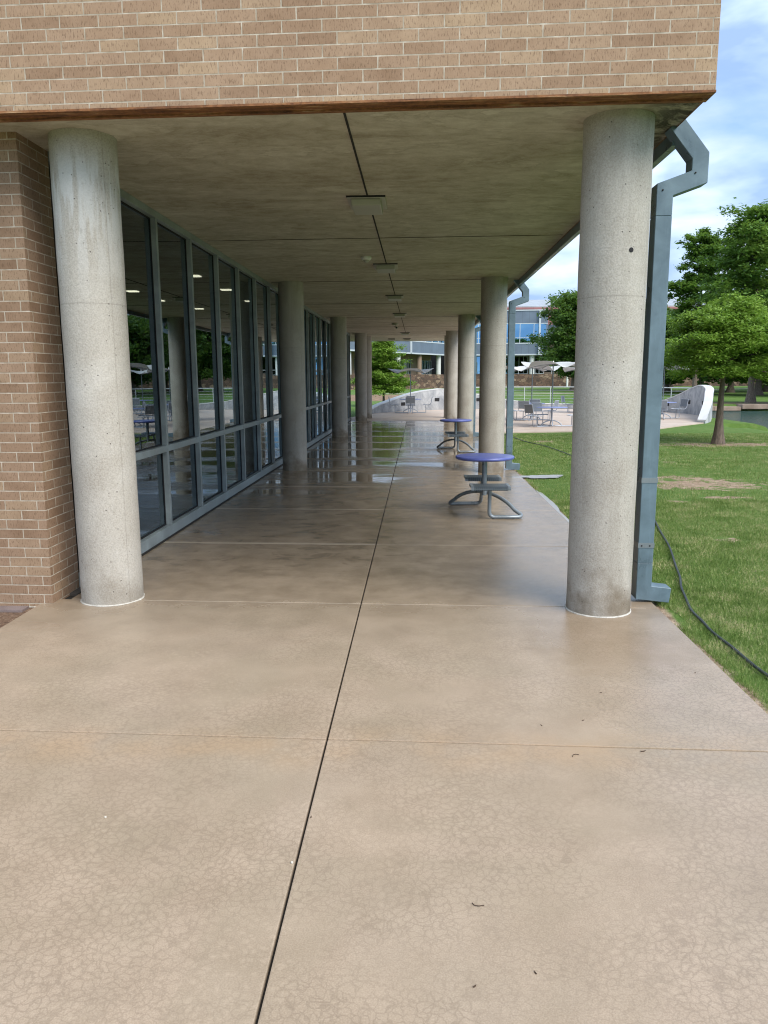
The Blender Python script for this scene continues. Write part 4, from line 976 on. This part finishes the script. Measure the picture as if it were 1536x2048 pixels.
fb = empty('far_building', (10, 185, 2.2)); tag(fb, 'distant two storey blue-grey panelled building with ribbon windows', 'building')
fo = (-10, -185, -2.2)
MT['panel'] = panel_material('blue_panel', (.135,.175,.235), 1.55); MT['pink'] = panel_material('red_panel', (.33,.145,.135), 2.4)
MT['winframe'] = metal_paint('pale_window_frame', (.50,.55,.60), .5, .05); MT['tan'] = simple_concrete('tan_wall', (.24,.17,.125), (.33,.24,.18), .4)
MT['dkwall'] = simple_concrete('brown_wall', (.10,.075,.06), (.15,.115,.09), .4)
MT['fglass'] = glass_material('far_glass', (.05,.07,.09), 3.2, 1.6)
MT['tealglass'] = glass_material('teal_far_glass', (.05,.07,.09), 14, 1.6, (.34,.62,.80))
MT['roofm'] = panel_material('metal_roof', (.36,.39,.42), 1.0)
def fpart(name, mb, m, parent=None, **k):
    o = mb.build(name, m, parent or fb, **k)
    if parent is None: o.location = fo
    return o
def wallseg(a, b_, z0, z1, th=.3, push=0.0):
    A = Vector((a[0],a[1])); B = Vector((b_[0],b_[1])); d = (B-A).normalized(); nn = Vector((-d.y, d.x))
    A2 = A-nn*push; B2 = B-nn*push
    return MB().prism([tuple(A2), tuple(B2), tuple(B2+nn*th), tuple(A2+nn*th)], z0, z1)
def lerp2(a, b_, s): return (a[0]+(b_[0]-a[0])*s, a[1]+(b_[1]-a[1])*s)
F0 = (-14.3,140.5); F1 = (7.4,183.5-2.0); F2 = (28.9,180.0); F3 = (28.9,186.0); F4 = (62,188.0)
# heights: lower panel 7.05-9.1, windows 9.1-13.7, upper panel 13.7-16.5, roof 18
Z = dict(so=7.0, w0=9.25, w1=13.75, up=16.45)
for (a, b_, nw) in ((F0, F1, 15), (F1, F2, 7)):
    fpart('panel_band', wallseg(a, b_, Z['so'], Z['w0'], .4), MT['panel'])
    fpart('panel_band', wallseg(a, b_, Z['w1'], Z['up'], .4), MT['panel'])
    fpart('trim', wallseg(a, b_, Z['so']-.28, Z['so'], .5, .08), MT['winframe'])
    fpart('trim', wallseg(a, b_, Z['up'], Z['up']+.25, .6, .12), MT['winframe'])
    fpart('floor_slab', wallseg(a, b_, Z['so']-.2, Z['so']-.05, 9.), MT['dkwall'])
    for i in range(nw):
        A = lerp2(a, b_, i/nw); B = lerp2(a, b_, (i+1)/nw)
        g = fpart('window', wallseg(A, B, Z['w0']+.12, Z['w1']-.12, .1, -.12), MT['fglass'] if nw == 15 else MT['tealglass'])
        m_ = wallseg(A, lerp2(A, B, .045), Z['w0'], Z['w1'], .3, .05)
        for z_, h_ in ((Z['w0'], .22), (Z['w0']+1.25, .12), (Z['w1']-.16, .16)):
            w_ = wallseg(lerp2(A, B, .045), B, z_, z_+h_, .3, .05); m_.add(w_.v, w_.f)
        m_.build('frame', MT['winframe'], g)
    # ground floor recessed wall with glazing
    def back(p, q): 
        d = (Vector(b_)-Vector(a)).normalized(); n_ = Vector((-d.y, d.x)); return (p[0]+n_.x*q, p[1]+n_.y*q)
    a2, b2 = back(a, 5), back(b_, 5)
    fpart('recessed_wall', wallseg(a2, b2, 2.2, 6.8, .3), MT['tan'] if nw == 15 else MT['dkwall'])
    ng = max(5, nw-1)
    for i in range(ng):
        A = lerp2(a2, b2, (i+.06)/ng); B = lerp2(a2, b2, (i+.94)/ng)
        if nw == 15 and i % 4 == 3: continue
        g = fpart('ground_window', wallseg(A, B, 2.7, 5.6 if nw == 15 else 6.6, .1, .1), MT['fglass'] if nw == 15 or i > 3 else MT['tealglass'])
        m_ = MB()
        for s0 in (0, .33, .66, .97):
            w_ = wallseg(lerp2(A,B,s0), lerp2(A,B,s0+.03), 2.6, 5.7 if nw == 15 else 6.7, .2, .2); m_.add(w_.v, w_.f)
        for z_ in (2.6, 5.55 if nw == 15 else 6.6):
            w_ = wallseg(lerp2(A,B,.03), lerp2(A,B,.97), z_, z_+.1, .2, .16); m_.add(w_.v, w_.f)
        m_.build('frame', MT['winframe'], g)
    for i in range(5 if nw == 15 else 3):
        p = back(lerp2(a, b_, (i+.55)/(5 if nw == 15 else 3)), 1.0)
        fpart('column', MB().tube([(p[0],p[1],2.2),(p[0],p[1],6.8)], .55, 14), MT['tan'] if i % 2 else MT['capw'], smooth=True)
# return and set-back red wing to the right
fpart('panel_band', wallseg(F2, F3, Z['so'], Z['up'], .3), MT['panel'])
fpart('red_wall', wallseg((4,185.9), (62,188), 13.75, 17.7, .4), MT['pink'])
fpart('brown_wall', wallseg(F3, F4, 7.2, 9.3, .4), MT['dkwall'])
fpart('plinth', wallseg(F3, F4, 2.2, 3.0, .4), MT['dkwall'])
for i in range(9):
    A = lerp2(F3, F4, (i+.02)/9); B = lerp2(F3, F4, (i+.98)/9)
    for z0_, z1_ in ((3.0,7.2),(9.3,13.75)):
        g = fpart('window', wallseg(A, B, z0_, z1_, .1), MT['fglass']); wallseg(lerp2(A,B,.96), B, z0_, z1_, .3, .08).build('frame', MT['winframe'], g)
mb = MB(); mb.add([(4,185.4,17.7),(64,187.6,17.7),(64,200,20.4),(4,200,20.4),(4,185.4,17.95),(64,187.6,17.95),(64,200,20.65),(4,200,20.65)], [(0,3,2,1),(4,5,6,7),(0,1,5,4),(1,2,6,5),(2,3,7,6),(3,0,4,7)])
fpart('roof', mb, MT['roofm'])
fpart('eave', wallseg((3.6,185.2), (64,187.4), 17.2, 17.68, .3), MT['pink'])
fpart('interior_core', MB().box(-6, 60, 189, 200, 2.2, 17.2), MT['void'])
mb = MB(); 
for (p, s) in ((F1, 1), ):
    pass
fpart('vertical_drain', MB().box(-1.6,-1.2,164.4-.0,164.8,6.9,13.6), MT['winframe'])
fpart('vertical_drain', MB().box(26.9,27.3,179.5,179.85,6.8,16.5), MT['winframe'])
# ramp handrail in front of the far building
fr_ = empty('far_handrail', (20, 154.4, 2.45)); tag(fr_, 'thin pale handrail on top of the stone wall', 'railing')
MB().tube([(-8,-.6,1.0),(100,5.2,1.0)], .05, 6).build('rail', MT['rail'], fr_)
for i in range(14):
    x_ = -7+i*3.2; MB().tube([(x_, -.6+(x_+8)*.0537, 0),(x_, -.6+(x_+8)*.0537, 1.0)], .045, 6).build('post', MT['rail'], fr_)
sgn = empty('drain_pipe', (28.2, 150.9, 0)); tag(sgn, 'white bent drain pipe in front of the stone wall', 'pipe')
MB().tube([(-.9,1.8,3.1),(-.2,0,2.5),(0,0,2.1),(0,0,-.1)], .19, 10).build('pipe', MT['white'], sgn, smooth=True)
print('objects', len(bpy.data.objects))
